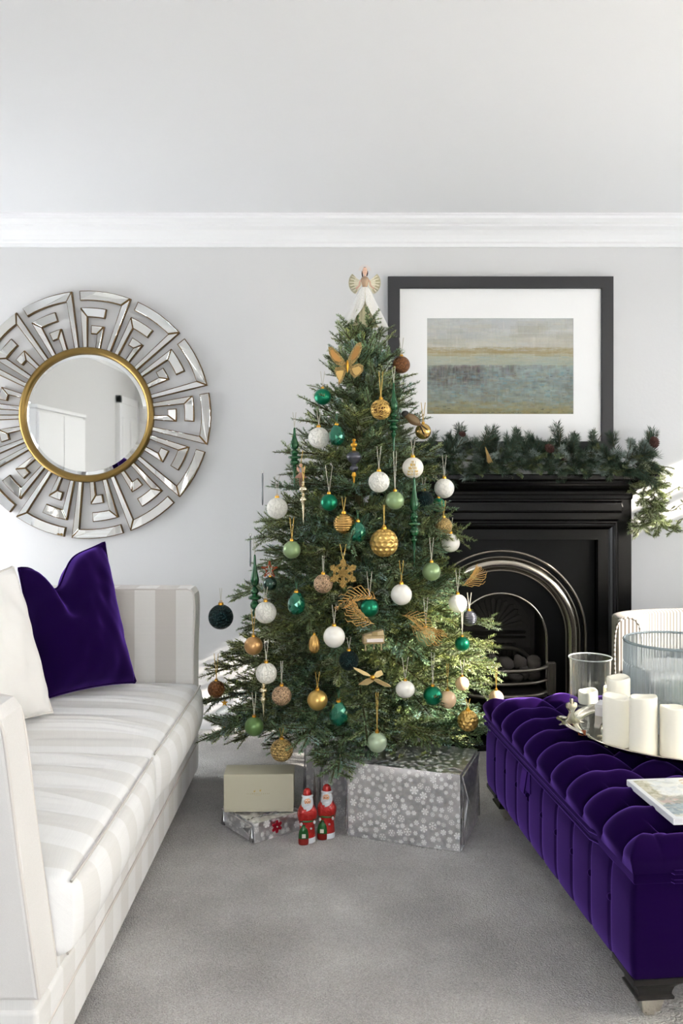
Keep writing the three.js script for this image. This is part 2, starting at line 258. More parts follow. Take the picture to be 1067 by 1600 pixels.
  const kinds = [0, 1, 2].map((k) => { const g = weld(new THREE.IcosahedronGeometry(0.034, 2)); const p = g.attributes.position; for (let i = 0; i < p.count; i++) { const q = V(p.getX(i), p.getY(i), p.getZ(i)), s = 0.75 + 0.5 * noise2(q.x * 45 + k * 9, q.y * 45 + q.z * 37, 0, k + 3); p.setXYZ(i, q.x * s * 1.15, q.y * s * 0.8, q.z * s); } g.computeVertexNormals(); return g; });
  for (let i = 0; i < 14; i++) { const row = i < 8 ? 0 : 1, n = row ? 6 : 8, k = row ? i - 8 : i; const c = tag(mesh(numbered('coal'), kinds[i % 3], coal, scene, [HX - 0.17 + 0.34 * k / (n - 1), 0.24 + row * 0.055 + R() * 0.02 + 0.03, 0.02 + R() * 0.03 - row * 0.03], [R() * 3, R() * 3, R() * 3]), 'lump of grey coal piled behind the bars of the grate', 'coal', 'coals in the grate'); }
  structure('hearth', rbox(1.4, 0.03, 0.26, 0.006, HX, 0.015, 0.25), M.black);
}

// ================================================================ PICTURE
{
  const c = at(781.5, 570.5, 0.02), s = (CAMERA_Z - 0.03) / FOCAL, W = 352 * s, Hh = 276 * s, b = 18.5 * s;
  const p = thing('framed_picture', 'large landscape painting in a wide white mount and black frame above the mantel', 'picture', [c.x, c.y, 0.004]);
  mesh('frame', extrude(rect(-W / 2, -Hh / 2, W / 2, Hh / 2), 0.028, 0.0025, [rect(-W / 2 + b, -Hh / 2 + b, W / 2 - b, Hh / 2 - b)]).translate(0, 0, 0.003), M.frameBlack, p);
  const aw = 229 * s, ah = 150 * s, ay = -1.5 * s, mat = std({ color: 0xf3f3f2, roughness: 0.8 });
  mesh('mount', extrude(rect(-W / 2 + b, -Hh / 2 + b, W / 2 - b, Hh / 2 - b), 0.004, 0.001, [rect(-aw / 2, ay - ah / 2, aw / 2, ay + ah / 2)], 1).translate(0, 0, 0.012), mat, p);
  const paint = canvasTex(1024, 672, (g, w, h) => {
    const R = rng(77), col = (r, gg, b, a) => `rgba(${r | 0},${gg | 0},${b | 0},${a})`;
    const bands = [[0, [186, 190, 190]], [0.16, [190, 192, 186]], [0.3, [184, 180, 160]], [0.345, [160, 148, 112]], [0.38, [166, 158, 128]], [0.4, [172, 172, 154]], [0.49, [158, 164, 150]], [0.55, [136, 138, 130]], [0.66, [128, 134, 128]], [0.75, [136, 146, 140]], [0.88, [142, 150, 138]], [0.95, [142, 138, 106]], [1, [132, 124, 90]]];
    for (let y = 0; y < h; y++) { const t = y / h; let k = 0; while (bands[k + 1][0] < t) k++; const u = (t - bands[k][0]) / (bands[k + 1][0] - bands[k][0]), a = bands[k][1], b = bands[k + 1][1]; g.fillStyle = col(lerp(a[0], b[0], u), lerp(a[1], b[1], u), lerp(a[2], b[2], u), 1); g.fillRect(0, y, w, 1); }
    const daub = (n, y0, y1, cols, len, th, al) => { for (let i = 0; i < n; i++) { const c = cols[Math.floor(R() * cols.length)], e = (R() - 0.5) * 24; g.fillStyle = col(c[0] + e, c[1] + e, c[2] + e, al * (0.4 + R())); const l = len * (0.3 + R()), t = th * (0.4 + R()); g.fillRect(R() * (w + 100) - 60, (y0 + (y1 - y0) * R()) * h, l, t); } };
    daub(1400, 0, 0.33, [[196, 198, 198], [176, 182, 184], [198, 192, 176], [168, 170, 166]], 60, 14, 0.16);
    daub(90, 0, 0.3, [[172, 178, 184], [200, 198, 190], [160, 156, 138]], 260, 60, 0.16);
    daub(60, 0.36, 0.5, [[178, 182, 172], [150, 164, 160], [170, 160, 130]], 240, 34, 0.16);
    daub(420, 0, 0.33, [[206, 204, 196], [170, 172, 168]], 8, 70, 0.1);
    daub(380, 0.3, 0.36, [[140, 124, 80], [164, 150, 112], [150, 138, 96]], 70, 6, 0.22);
    daub(60, 0.34, 0.4, [[150, 132, 88], [186, 184, 168]], 150, 5, 0.3);
    daub(500, 0.38, 0.52, [[176, 180, 166], [150, 160, 150], [168, 162, 136], [138, 158, 158]], 60, 10, 0.18);
    for (let i = 0; i < 900; i++) { const x = R() * w, dark = R() < (x < w * 0.36 ? 0.95 : x < w * 0.6 ? 0.55 : 0.22); g.fillStyle = dark ? col(92 + R() * 30, 90 + R() * 28, 90 + R() * 24, 0.2) : col(142, 160, 158, 0.16); g.fillRect(x, (0.485 + R() * R() * 0.3) * h, 6 + R() * 46, 8 + R() * 64); }
    for (let i = 0; i < 160; i++) { const x = R() * w * 0.36; g.fillStyle = col(70 + R() * 20, 68 + R() * 20, 68 + R() * 18, 0.26); g.fillRect(x, (0.5 + R() * 0.12) * h, 3 + R() * 12, 20 + R() * 70); }
    daub(120, 0.62, 0.86, [[96, 94, 92], [112, 112, 106]], 90, 40, 0.14);
    daub(160, 0.52, 0.78, [[150, 172, 172], [164, 176, 168]], 80, 26, 0.16);
    daub(900, 0.55, 0.95, [[128, 146, 148], [112, 122, 122], [146, 152, 136], [150, 140, 108], [120, 150, 158], [104, 102, 98]], 44, 12, 0.22);
    daub(110, 0.56, 0.9, [[104, 150, 166], [92, 138, 156]], 34, 10, 0.28);
    daub(260, 0.72, 0.98, [[164, 166, 158], [122, 132, 134], [128, 118, 88]], 22, 22, 0.2);
    daub(300, 0.86, 1, [[140, 128, 84], [120, 112, 78], [152, 146, 112], [126, 138, 132]], 70, 18, 0.22);
    for (let i = 0; i < 130; i++) { g.fillStyle = col(50, 48, 44, 0.3 + 0.3 * R()); const y = R() < 0.5 ? 0.98 : 0.5 + R() * 0.5; g.fillRect(R() * w, y * h, 3 + R() * 20, 1 + R() * 3); }
    for (let i = 0; i < 6000; i++) { const l = R(); g.fillStyle = l > 0.5 ? 'rgba(255,255,250,0.05)' : 'rgba(30,30,30,0.05)'; g.fillRect(R() * w, R() * h, 1 + R() * 14, 1); }
    for (let i = 0; i < 4000; i++) { g.fillStyle = R() > 0.5 ? 'rgba(255,255,250,0.05)' : 'rgba(30,30,30,0.04)'; g.fillRect(R() * w, R() * h, 1, 1 + R() * 14); }
  });
  mesh('painting', new THREE.PlaneGeometry(aw, ah).translate(0, ay, 0.0135), std({ map: paint, roughness: 0.8 }), p);
  mesh('backing', box(W - 0.02, Hh - 0.02, 0.008, 0, 0, 0.006), M.frameBlack, p);
}

// ================================================================ SUNBURST MIRROR
{
  const c = at(135, 648, 0.03), k = (CAMERA_Z - 0.03) / FOCAL * 0.3281;       // k: metres to one unit of the plan
  const m = thing('wall_mirror', 'round sunburst mirror with mirrored fretwork rays and an antique gold rim', 'mirror', [c.x, c.y, 0]);
  const edge = std({ color: 0x6b5432, roughness: 0.4, metalness: 0.85 });
  mesh('mirror_glass', new THREE.CylinderGeometry(272 * k, 272 * k, 0.006, 72).rotateX(PI / 2).translate(0, 0, 0.03), M.glassMirror, m);
  mesh('bevel', lathe([[272 * k, 0.0335], [292 * k, 0.028]], 72).rotateX(PI / 2), M.glassMirror, m);
  mesh('backing', new THREE.CylinderGeometry(318 * k, 318 * k, 0.02, 72).rotateX(PI / 2).translate(0, 0, 0.012), edge, m);
  mesh('rim', latheSmooth([[290 * k, 0.024], [291 * k, 0.036], [298 * k, 0.044], [308 * k, 0.047], [317 * k, 0.043], [322 * k, 0.034], [322 * k, 0.01]], 90, 24).rotateX(PI / 2), M.gilt, m);
  const N = 13, R = rng(31);
  const P = (r, deg) => [r * k * Math.sin(deg * PI / 180), r * k * Math.cos(deg * PI / 180)];
  const arcPts = (r, a0, a1, n = 6) => [...Array(n + 1).keys()].map((i) => P(r, lerp(a0, a1, i / n)));
  // spoke edge: the point at radius r that lies w units beside the ray at angle deg (w > 0: clockwise)
  const side = (r, deg, w) => { const a = deg * PI / 180; return [(r * Math.sin(a) + w * Math.cos(a)) * k, (r * Math.cos(a) - w * Math.sin(a)) * k]; };
  const spokeMat = M.glassMirror;
  function facet(pts, tilt) {          // one bevelled strip of mirror: flat, set on the bar with a small lean of its own
    const cx = pts.reduce((s, p) => s + p[0], 0) / pts.length, cy = pts.reduce((s, p) => s + p[1], 0) / pts.length;
    const g = extrude(pts, 0.011, 0.0012, [], 1), q = g.attributes.position;
    for (let i = 0; i < q.count; i++) q.setZ(i, q.getZ(i) + 0.0185 + clamp((q.getX(i) - cx) * tilt[0] + (q.getY(i) - cy) * tilt[1], -0.0035, 0.0035));
    g.computeVertexNormals(); return g;
  }
  const shrink = (pts, d) => { const n = pts.length; const out = []; for (let i = 0; i < n; i++) { const a = pts[(i + n - 1) % n], b = pts[i], c2 = pts[(i + 1) % n]; const n1 = [-(b[1] - a[1]), b[0] - a[0]], n2 = [-(c2[1] - b[1]), c2[0] - b[0]], l1 = Math.hypot(...n1) || 1, l2 = Math.hypot(...n2) || 1; const sx = n1[0] / l1 + n2[0] / l2, sy = n1[1] / l1 + n2[1] / l2, dot = 1 + (n1[0] * n2[0] + n1[1] * n2[1]) / (l1 * l2); out.push([b[0] + sx / dot * d, b[1] + sy / dot * d]); } return out; };
  const area = (p) => p.reduce((s, a, i) => { const b = p[(i + 1) % p.length]; return s + a[0] * b[1] - b[0] * a[1]; }, 0);
  const ccw = (p) => (area(p) < 0 ? p.slice().reverse() : p);
  function key(name, outline, strips) {
    const part = mesh(name, extrude(ccw(outline), 0.018, 0.002, [], 1).translate(0, 0, 0.006), edge, m);
    for (const s of strips) mesh('mirror_strip', facet(shrink(ccw(s), 3.2 * k), [(R() - 0.5) * 0.24, (R() - 0.62) * 0.3]), spokeMat, part);
  }
  for (let i = 0; i < N; i++) {
    const t = 20.9 + i * 360 / N, r0 = 318;
    // large ray: spoke on the clockwise edge, arc running back over the sector
    const wo = 32, wi = 22;
    const O = P(592, t), I = side(546, t, -wo), a0 = t - 24.3;
    const arcOut = arcPts(592, a0, t), arcIn = arcPts(546, a0, t - wo / 546 * 57.3);
    key('large_ray', [...arcOut, P(r0, t), side(r0, t, -wi), ...arcIn.slice().reverse()], [[...arcOut, ...arcIn.slice().reverse()], [O, P(r0, t), side(r0, t, -wi), I]]);
    // middle ray: spoke on the other edge, shorter arc
    const b0 = t - 24.3, B = P(512, b0), BI = side(466, b0, 32), b1 = t - 10.3;
    const bo = arcPts(512, b0, b1), bi = arcPts(466, b0 + 32 / 466 * 57.3, b1);
    key('middle_ray', [...bo, ...bi.slice().reverse(), side(r0, b0, 22), P(r0, b0)], [[...bo, ...bi.slice().reverse()], [B, BI, side(r0, b0, 22), P(r0, b0)]]);
    // small ray: short spoke with a hook
    const c1 = t - 9.6, c0 = c1 - 8.4, C = P(428, c1), CI = side(386, c1, -27);
    const co = arcPts(428, c0, c1, 3), ci = arcPts(386, c0, c1 - 27 / 386 * 57.3, 2);
    key('small_ray', [...co, P(r0, c1), side(r0, c1, -22), ...ci.slice().reverse()], [[...co, ...ci.slice().reverse()], [C, P(r0, c1), side(r0, c1, -22), CI]]);
  }
}

// ================================================================ SOFA
const stripeUV = (g, axis = 'z') => mapUV(g, (x, y, z, a, b, c) => (axis === 'z' ? [z, Math.abs(a) > 0.7 ? y : x] : axis === 'x' ? [x, y] : [x, z]));
{
  const s = thing('sofa', 'cream sofa with tone on tone stripes, square arms and two thick seat cushions', 'sofa', [0, 0, 0]);
  const Z0 = 0.70, Z1 = 2.72, AW = 0.12, XB = -1.56;
  mesh('base', stripeUV(rbox(XB + 0.605 < 0 ? -0.605 - XB : 1, 0.185, Z1 - Z0 - 0.01, 0.012, (XB - 0.605) / 2, 0.1225, (Z0 + Z1) / 2)), M.stripe, s);
  mesh('rail', stripeUV(rbox(-0.612 - XB, 0.06, Z1 - Z0 - 0.02, 0.01, (XB - 0.612) / 2, 0.226, (Z0 + Z1) / 2)), M.stripe, s);
  mesh('base_piping', tube([V(-0.606, 0.15, Z0 + 0.02), V(-0.602, 0.15, Z0 + 0.7), V(-0.602, 0.15, Z1 - 0.7), V(-0.606, 0.15, Z1 - 0.012)], 0.0035, 40, 6), M.piping, s);
  for (const [x, z] of [[-0.68, Z0 + 0.08], [-0.68, Z1 - 0.08], [XB + 0.08, Z0 + 0.08], [XB + 0.08, Z1 - 0.08]]) mesh('foot', new THREE.CylinderGeometry(0.025, 0.02, 0.04, 16).translate(x, 0.02, z), M.wood, s);
  // back
  mesh('back', stripeUV(rbox(0.3, 0.62, Z1 - Z0 - 0.02, 0.05, XB + 0.15, 0.51, (Z0 + Z1) / 2, 4)), M.stripe, s);
  // arms: profile in x and y, extruded along z
  function arm(z, xb, xt, ytop, material, axis) {
    const g = extrude([[XB + 0.02, 0.235], [xb, 0.235], [xt + 0.004, ytop - 0.02], [xt - 0.012, ytop], [XB + 0.02, ytop]], AW - 0.02, 0.01, [], 3).translate(0, 0, z + 0.01);
    const a = mesh('arm', mapUV(g, (x, y, zz, nx, ny, nz) => (Math.abs(nz) > 0.6 ? [x, y] : Math.abs(nx) > 0.6 ? [0.02 + (zz - z) * 0.4, y] : [x, zz])), material, s);
    for (const zz of [z + 0.004, z + AW - 0.004]) mesh('piping', tube([V(xb - 0.003, 0.24, zz), V(lerp(xb, xt, 0.5) - 0.003, 0.52, zz), V(xt + 0.001, ytop - 0.03, zz), V(xt - 0.014, ytop - 0.005, zz), V(xt - 0.1, ytop - 0.002, zz), V(XB + 0.05, ytop - 0.002, zz)], 0.0036, 60, 6), M.piping, a);
  }
  arm(Z0, -0.605, -0.608, 0.805, M.armStripe);
  arm(Z1 - AW, -0.6, -0.68, 0.815, M.plain);
  // seat cushions
  function seat(z0, z1, seed) {
    const x0 = -1.27, x1 = -0.575, yb = 0.25, yt = 0.418, zc = (z0 + z1) / 2, hz = (z1 - z0) / 2, W = x1 - x0;
    const g = new THREE.BoxGeometry(2, 2, 2, 46, 22, 110), p = g.attributes.position, uv = [];
    for (let i = 0; i < p.count; i++) {
      let a = p.getX(i), b = p.getY(i), c = p.getZ(i);
      const q = (t, e) => Math.sign(t) * Math.pow(Math.abs(t), e);
      const across = 1 - Math.pow(Math.abs(c), 5), along = 1 - Math.pow(Math.max(0, -a), 4) * 0.3;
      const r = 0.035, cornerXY = Math.max(0, Math.abs(a) - 0.9) / 0.1, cornerY = Math.max(0, Math.abs(b) - 0.62) / 0.38;
      let x = (x0 + x1) / 2 + a * W / 2, y = (yb + yt) / 2 + b * (yt - yb) / 2, z = zc + c * hz;
      // rounded long edges
      const k = Math.min(1, Math.hypot(cornerXY, cornerY));
      if (cornerXY > 0 && cornerY > 0) { const m = Math.max(cornerXY, cornerY), f = m / Math.hypot(cornerXY, cornerY); x -= Math.sign(a) * cornerXY * (1 - f) * 0.035; y -= Math.sign(b) * cornerY * (1 - f) * 0.035; }
      const cz = Math.max(0, Math.abs(c) - 0.94) / 0.06; if (cz > 0 && (cornerY > 0 || cornerXY > 0)) { const o = Math.max(cornerY, cornerXY), f = Math.max(cz, o) / Math.hypot(cz, o); z -= Math.sign(c) * cz * (1 - f) * 0.028; if (cornerY > 0) y -= Math.sign(b) * cornerY * (1 - f) * 0.02; }
      // crown on top, bulge at the front
      if (b > 0) y += b * 0.046 * across * Math.pow(clamp(1 - Math.pow(Math.abs((a + 0.15) / 1.15), 3)), 0.8);
      if (a > 0.3) x += (a - 0.3) / 0.7 * 0.034 * across * (1 - b * b * 0.85);
      // creases running front to back
      const top = smooth(0.6, 1, b) * smooth(0.95, 0.35, a), w = noise2(z * 19 + seed, 0.5 + x * 1.6, 0, seed) - 0.5, w2 = noise2(z * 43 + 7, x * 2.4, 0, seed + 5) - 0.5;
      y += top * across * (Math.sign(w) * Math.pow(Math.abs(w) * 2, 0.7) * 0.012 + w2 * 0.014 - 0.007 * Math.exp(-Math.pow((noise2(z * 26 + seed * 3, x * 1.2, 0, seed + 9) - 0.5) / 0.045, 2)));
      p.setXYZ(i, x, y, z);
    }
    const v = weld(g);
    const part = mesh('seat_cushion', mapUV(v, (x, y, z) => [z, x + y]), M.stripe, s);
    const edge = [], low = []; for (let i = 0; i <= 30; i++) { const c = lerp(-0.97, 0.97, i / 30), across = 1 - Math.pow(Math.abs(c), 5), z = zc + c * hz; edge.push(V(x1 - 0.004 + 0.006 * across, yt - 0.006 + 0.004 * across, z)); low.push(V(x1 - 0.012 + 0.006 * across, yb + 0.008, z)); }
    mesh('piping', tube(edge, 0.0032, 80, 6), M.piping, part); mesh('piping', tube(low, 0.0032, 80, 6), M.piping, part);
  }
  seat(Z0 + AW + 0.003, 1.742, 11); seat(1.748, Z1 - AW - 0.003, 23);
}
// a scatter cushion hung between four corner points, puffed to both sides
function pillow(name, label, category, corners, thick, material, pipingMat, notch, seed) {
  const [bl, br, tl, tr] = corners, n = br.clone().sub(bl).cross(tl.clone().sub(bl)).normalize();
  const base = bl.clone().lerp(br, 0.5), o = thing(name, label, category, base);
  const edgeIn = (t) => 0.055 * (1 - t * t);
  function point(u, v, side) {                  // u, v in -1..1
    const uu = u * (1 - edgeIn(v)), vv = v * (1 - edgeIn(u));
    const a = bl.clone().lerp(br, (uu + 1) / 2), b = tl.clone().lerp(tr, (uu + 1) / 2), p = a.lerp(b, (vv + 1) / 2);
    const dip = notch * Math.exp(-Math.pow((u - 0.0 + 0.28) / 0.32, 2)) * smooth(-0.5, 1, v);
    p.add(tl.clone().sub(bl).normalize().multiplyScalar(-dip));
    const puff = thick * Math.pow((1 - Math.pow(Math.abs(u), 2.4)) * (1 - Math.pow(Math.abs(v), 2.4)), 0.55);
    const crease = 1 - (notch ? 0.5 * Math.exp(-Math.pow((u + 0.28) / 0.16, 2)) * smooth(-0.1, 0.9, v) : 0);
    const fold = 0.022 * (noise2(u * 2.2 + seed, v * 2.2, 0, seed) - 0.5) + 0.012 * (noise2(u * 5 + v * 3 + seed, v * 4 - u * 2, 0, seed + 4) - 0.5) + 0.005 * Math.sin(u * 9 + v * 5 + seed) * (1 - u * u) * Math.abs(v);
    return p.addScaledVector(n, side * (puff * crease + (Math.abs(u) < 1 && Math.abs(v) < 1 ? fold : 0)));
  }
  const face = (side) => grid(48, 48, (a, b) => { const p = point(2 * a - 1, 2 * b - 1, side).sub(base); return [p.x, p.y, p.z, a * 0.5, b * 0.5]; });
  const back = face(-1); back.index.array.reverse(); back.computeVertexNormals();
  mesh('cover', mergeGeometries([face(1), back]), material, o);
  const ring = []; for (let i = 0; i < 120; i++) { const t = i / 30, k = Math.floor(t), f = 2 * (t - k) - 1; ring.push(point(...[[f, -1], [1, f], [-f, 1], [-1, -f]][k], 0).sub(base)); }
  mesh('piping', tube(ring, 0.0045, 240, 6, true), pipingMat, o);
}
const C = (x, y, z) => V(x, y, z);
pillow('velvet_cushion', 'deep purple velvet cushion with a chopped top standing against the sofa arm', 'cushion', [C(-1.08, 0.475, 1.33), C(-0.80, 0.47, 1.02), C(-1.2, 0.93, 1.17), C(-0.95, 1.005, 0.91)], 0.105, M.velvetDark, M.velvetDark, 0.11, 3);
pillow('scatter_cushion', 'cream fabric cushion leaning in front of the purple velvet cushion', 'cushion', [C(-1.16, 0.48, 1.86), C(-0.968, 0.482, 1.5), C(-1.24, 0.95, 1.82), C(-1.115, 0.965, 1.46)], 0.075, phys({ color: 0xf3f1ee, roughness: 0.8, bumpMap: weaveBump, bumpScale: 0.0003 }), M.piping, 0.02, 8);

// ================================================================ OTTOMAN
const OT = { L: 1.31, W: 0.8, turn: Math.atan2(0.126, 1.303), seam: 0.362, pitch: 0.131 };
{
  const zd = V(Math.sin(OT.turn), 0, Math.cos(OT.turn)), xd = V(Math.cos(OT.turn), 0, -Math.sin(OT.turn));
  OT.at = (x, y, z) => V(0.545, 0, 1.137).addScaledVector(xd, x).addScaledVector(zd, z).add(V(0, y, 0));   // x across, z towards the camera, from the far corner
  const { L, W, pitch, seam } = OT, mid = OT.at(W / 2, 0, L / 2);
  const o = thing('storage_ottoman', 'long purple velvet ottoman with a deep buttoned lid and channelled sides', 'ottoman', mid, OT.turn);
  // deep buttoning: rows of buttons 0.13 apart, every other row shifted half a pitch
  const rows = 6, sx = W / rows;
  const ridge = (t) => Math.pow(Math.abs(Math.sin(PI * t)), 0.6);
  function tuft(x, z) {
    const p = x / sx, q = z / pitch;
    const du = q - p / 2, dv = q + p / 2;
    let h = ridge(du) * ridge(dv);
    const e = Math.min(p, rows - p), off = (Math.round(p < rows / 2 ? 1 : rows - 1) / 2) % 1;
    const pleat = ridge(q - off), k = smooth(0.45, 1.05, e);
    h = lerp(pleat, h, k);
    const ez = Math.min(q, L / pitch - q), ke = smooth(0.1, 0.7, ez);
    return lerp(ridge(p / 1 + 0.5) * 0.2 + 0.75, h, ke);
  }
  function lidY(x, z) {
    const e = Math.min(x, W - x, z, L - z), r = 0.085, pr = e < r ? Math.sqrt(Math.max(0, 1 - Math.pow(1 - e / r, 2))) : 1;
    return pr * (0.03 + 0.078 * tuft(x, z));
  }
  OT.lidY = (x, z) => seam + lidY(x, z);
  const lid = grid(240, 400, (a, b) => {
    const warp = (t) => { const s = 2 * t - 1; return (Math.sin(s * PI / 2) * 0.35 + s * 0.65 + 1) / 2; };
    let x = warp(a) * W, z = warp(b) * L; const y = lidY(x, z);
    const e = Math.min(x, W - x), s = x < W / 2 ? -1 : 1, bul = (t, h) => 0.022 * smooth(0, 0.05, h) * smooth(0.09, 0.0, t) * 1;
    const ox = s * bul(e, y) * tuft(x, z), ez = Math.min(z, L - z), oz = (z < L / 2 ? -1 : 1) * bul(ez, y);
    return [x + ox - W / 2, seam + y, z + oz - L / 2, x, z];
  });
  lid.index.array.reverse(); lid.computeVertexNormals();
  const lidPart = mesh('lid', lid, M.velvet, o);
  mesh('lid_frame', rbox(W - 0.006, 0.03, L - 0.006, 0.006, 0, seam - 0.012, 0), M.velvet, o);
  const btn = new THREE.SphereGeometry(0.011, 12, 8).scale(1, 0.5, 1);
  for (let k = 1; k < rows; k++) for (let m = 0; m <= 10; m++) { const z = (m + (k % 2) / 2) * pitch; if (z > 0.08 && z < L - 0.08) mesh('button', btn, M.velvet, lidPart, [k * sx - W / 2, seam + 0.05, z - L / 2]); }
  // channelled body
  const y0 = 0.11, y1 = seam - 0.022;
  const chan = (t) => 0.005 * Math.pow(Math.abs(Math.sin(PI * t / pitch)), 0.2);
  const per = [];
  const side = (n, f) => { for (let i = 0; i < n; i++) per.push(f(i / n)); };
  side(160, (t) => [-W / 2 - chan(t * L), -L / 2 + t * L]); side(100, (t) => [-W / 2 + t * W, L / 2 + chan(t * W + 0.02) * 0.6]); side(160, (t) => [W / 2 + chan(t * L), L / 2 - t * L]); side(100, (t) => [W / 2 - t * W, -L / 2 - chan(t * W + 0.02) * 0.6]); per.push(per[0]);
  const body = grid(per.length - 1, 10, (a, b) => { const p = per[Math.round(a * (per.length - 1))], inset = 1 - 0.02 * Math.pow(Math.abs(2 * b - 1), 5); return [p[0] * inset, lerp(y0, y1, b), p[1] * (1 - (1 - inset) * 0.6), a * 4, b * 0.25]; });
  mesh('body', body, M.velvet, o);
  mesh('underside', box(W - 0.02, 0.02, L - 0.02, 0, y0 + 0.01, 0), M.velvetDark, o);
  for (let i = 1; i < 10; i++) for (const s of [-1, 1]) mesh('button', new THREE.SphereGeometry(0.009, 12, 10).scale(0.7, 1, 1), M.velvet, o, [s * (W / 2 + 0.003), 0.25, i * pitch - L / 2]);
  const r = [[-W / 2, -L / 2], [-W / 2, L / 2], [W / 2, L / 2], [W / 2, -L / 2], [-W / 2, -L / 2]];
  mesh('piping', pathTube(r.map((p) => V(p[0] * 1.018, seam + 0.004, p[1] * 1.01)), 0.0055, 8), M.velvet, o);
  mesh('piping', pathTube(r.map((p) => V(p[0] * 1.014, seam - 0.018, p[1] * 1.008)), 0.0045, 8), M.velvet, o);
  // pull tab
  mesh('pull_tab', merge([rbox(0.004, 0.07, 0.05, 0.0018, -0.012, -0.02, 0).rotateZ(-0.16), rbox(0.004, 0.07, 0.05, 0.0018, 0.0, -0.02, 0), new THREE.CylinderGeometry(0.007, 0.007, 0.05, 14).rotateX(PI / 2).translate(-0.01, -0.056, 0)]).translate(-W / 2 - 0.007, seam - 0.03, -0.12), M.velvetDark, o);
  // legs: flared square block on a metal socket with castor
  const sq = (list) => { const g = []; for (let i = 0; i + 1 < list.length; i++) { const c = new THREE.CylinderGeometry(list[i + 1][0] * Math.SQRT2, list[i][0] * Math.SQRT2, list[i + 1][1] - list[i][1], 4, 1, true).toNonIndexed(); c.computeVertexNormals(); g.push(c.rotateY(PI / 4).translate(0, (list[i][1] + list[i + 1][1]) / 2, 0)); } g.push(box(list.at(-1)[0] * 2, 0.002, list.at(-1)[0] * 2, 0, list.at(-1)[1], 0), box(list[0][0] * 2, 0.002, list[0][0] * 2, 0, list[0][1], 0)); return merge(g); };
  const block = sq([[0.036, 0.056], [0.044, 0.06], [0.045, 0.066], [0.04, 0.07], [0.041, 0.078], [0.045, 0.09], [0.053, 0.1], [0.062, 0.106], [0.062, 0.118]]), socket = sq([[0.021, 0.02], [0.029, 0.056]]);
  const wheel = merge([new THREE.CylinderGeometry(0.014, 0.014, 0.018, 18).rotateZ(PI / 2).translate(0, 0.014, 0), box(0.003, 0.026, 0.016, 0.012, 0.02, 0), box(0.003, 0.026, 0.016, -0.012, 0.02, 0)]);
  for (const x of [-1, 1]) for (const z of [-1, 1]) { const leg = mesh('leg', block, std({ color: 0x151312, roughness: 0.35 }), o, [x * (W / 2 - 0.062), 0, z * (L / 2 - 0.062)]); mesh('socket', socket, M.silver, leg); mesh('castor', wheel, M.silver, leg); }
}

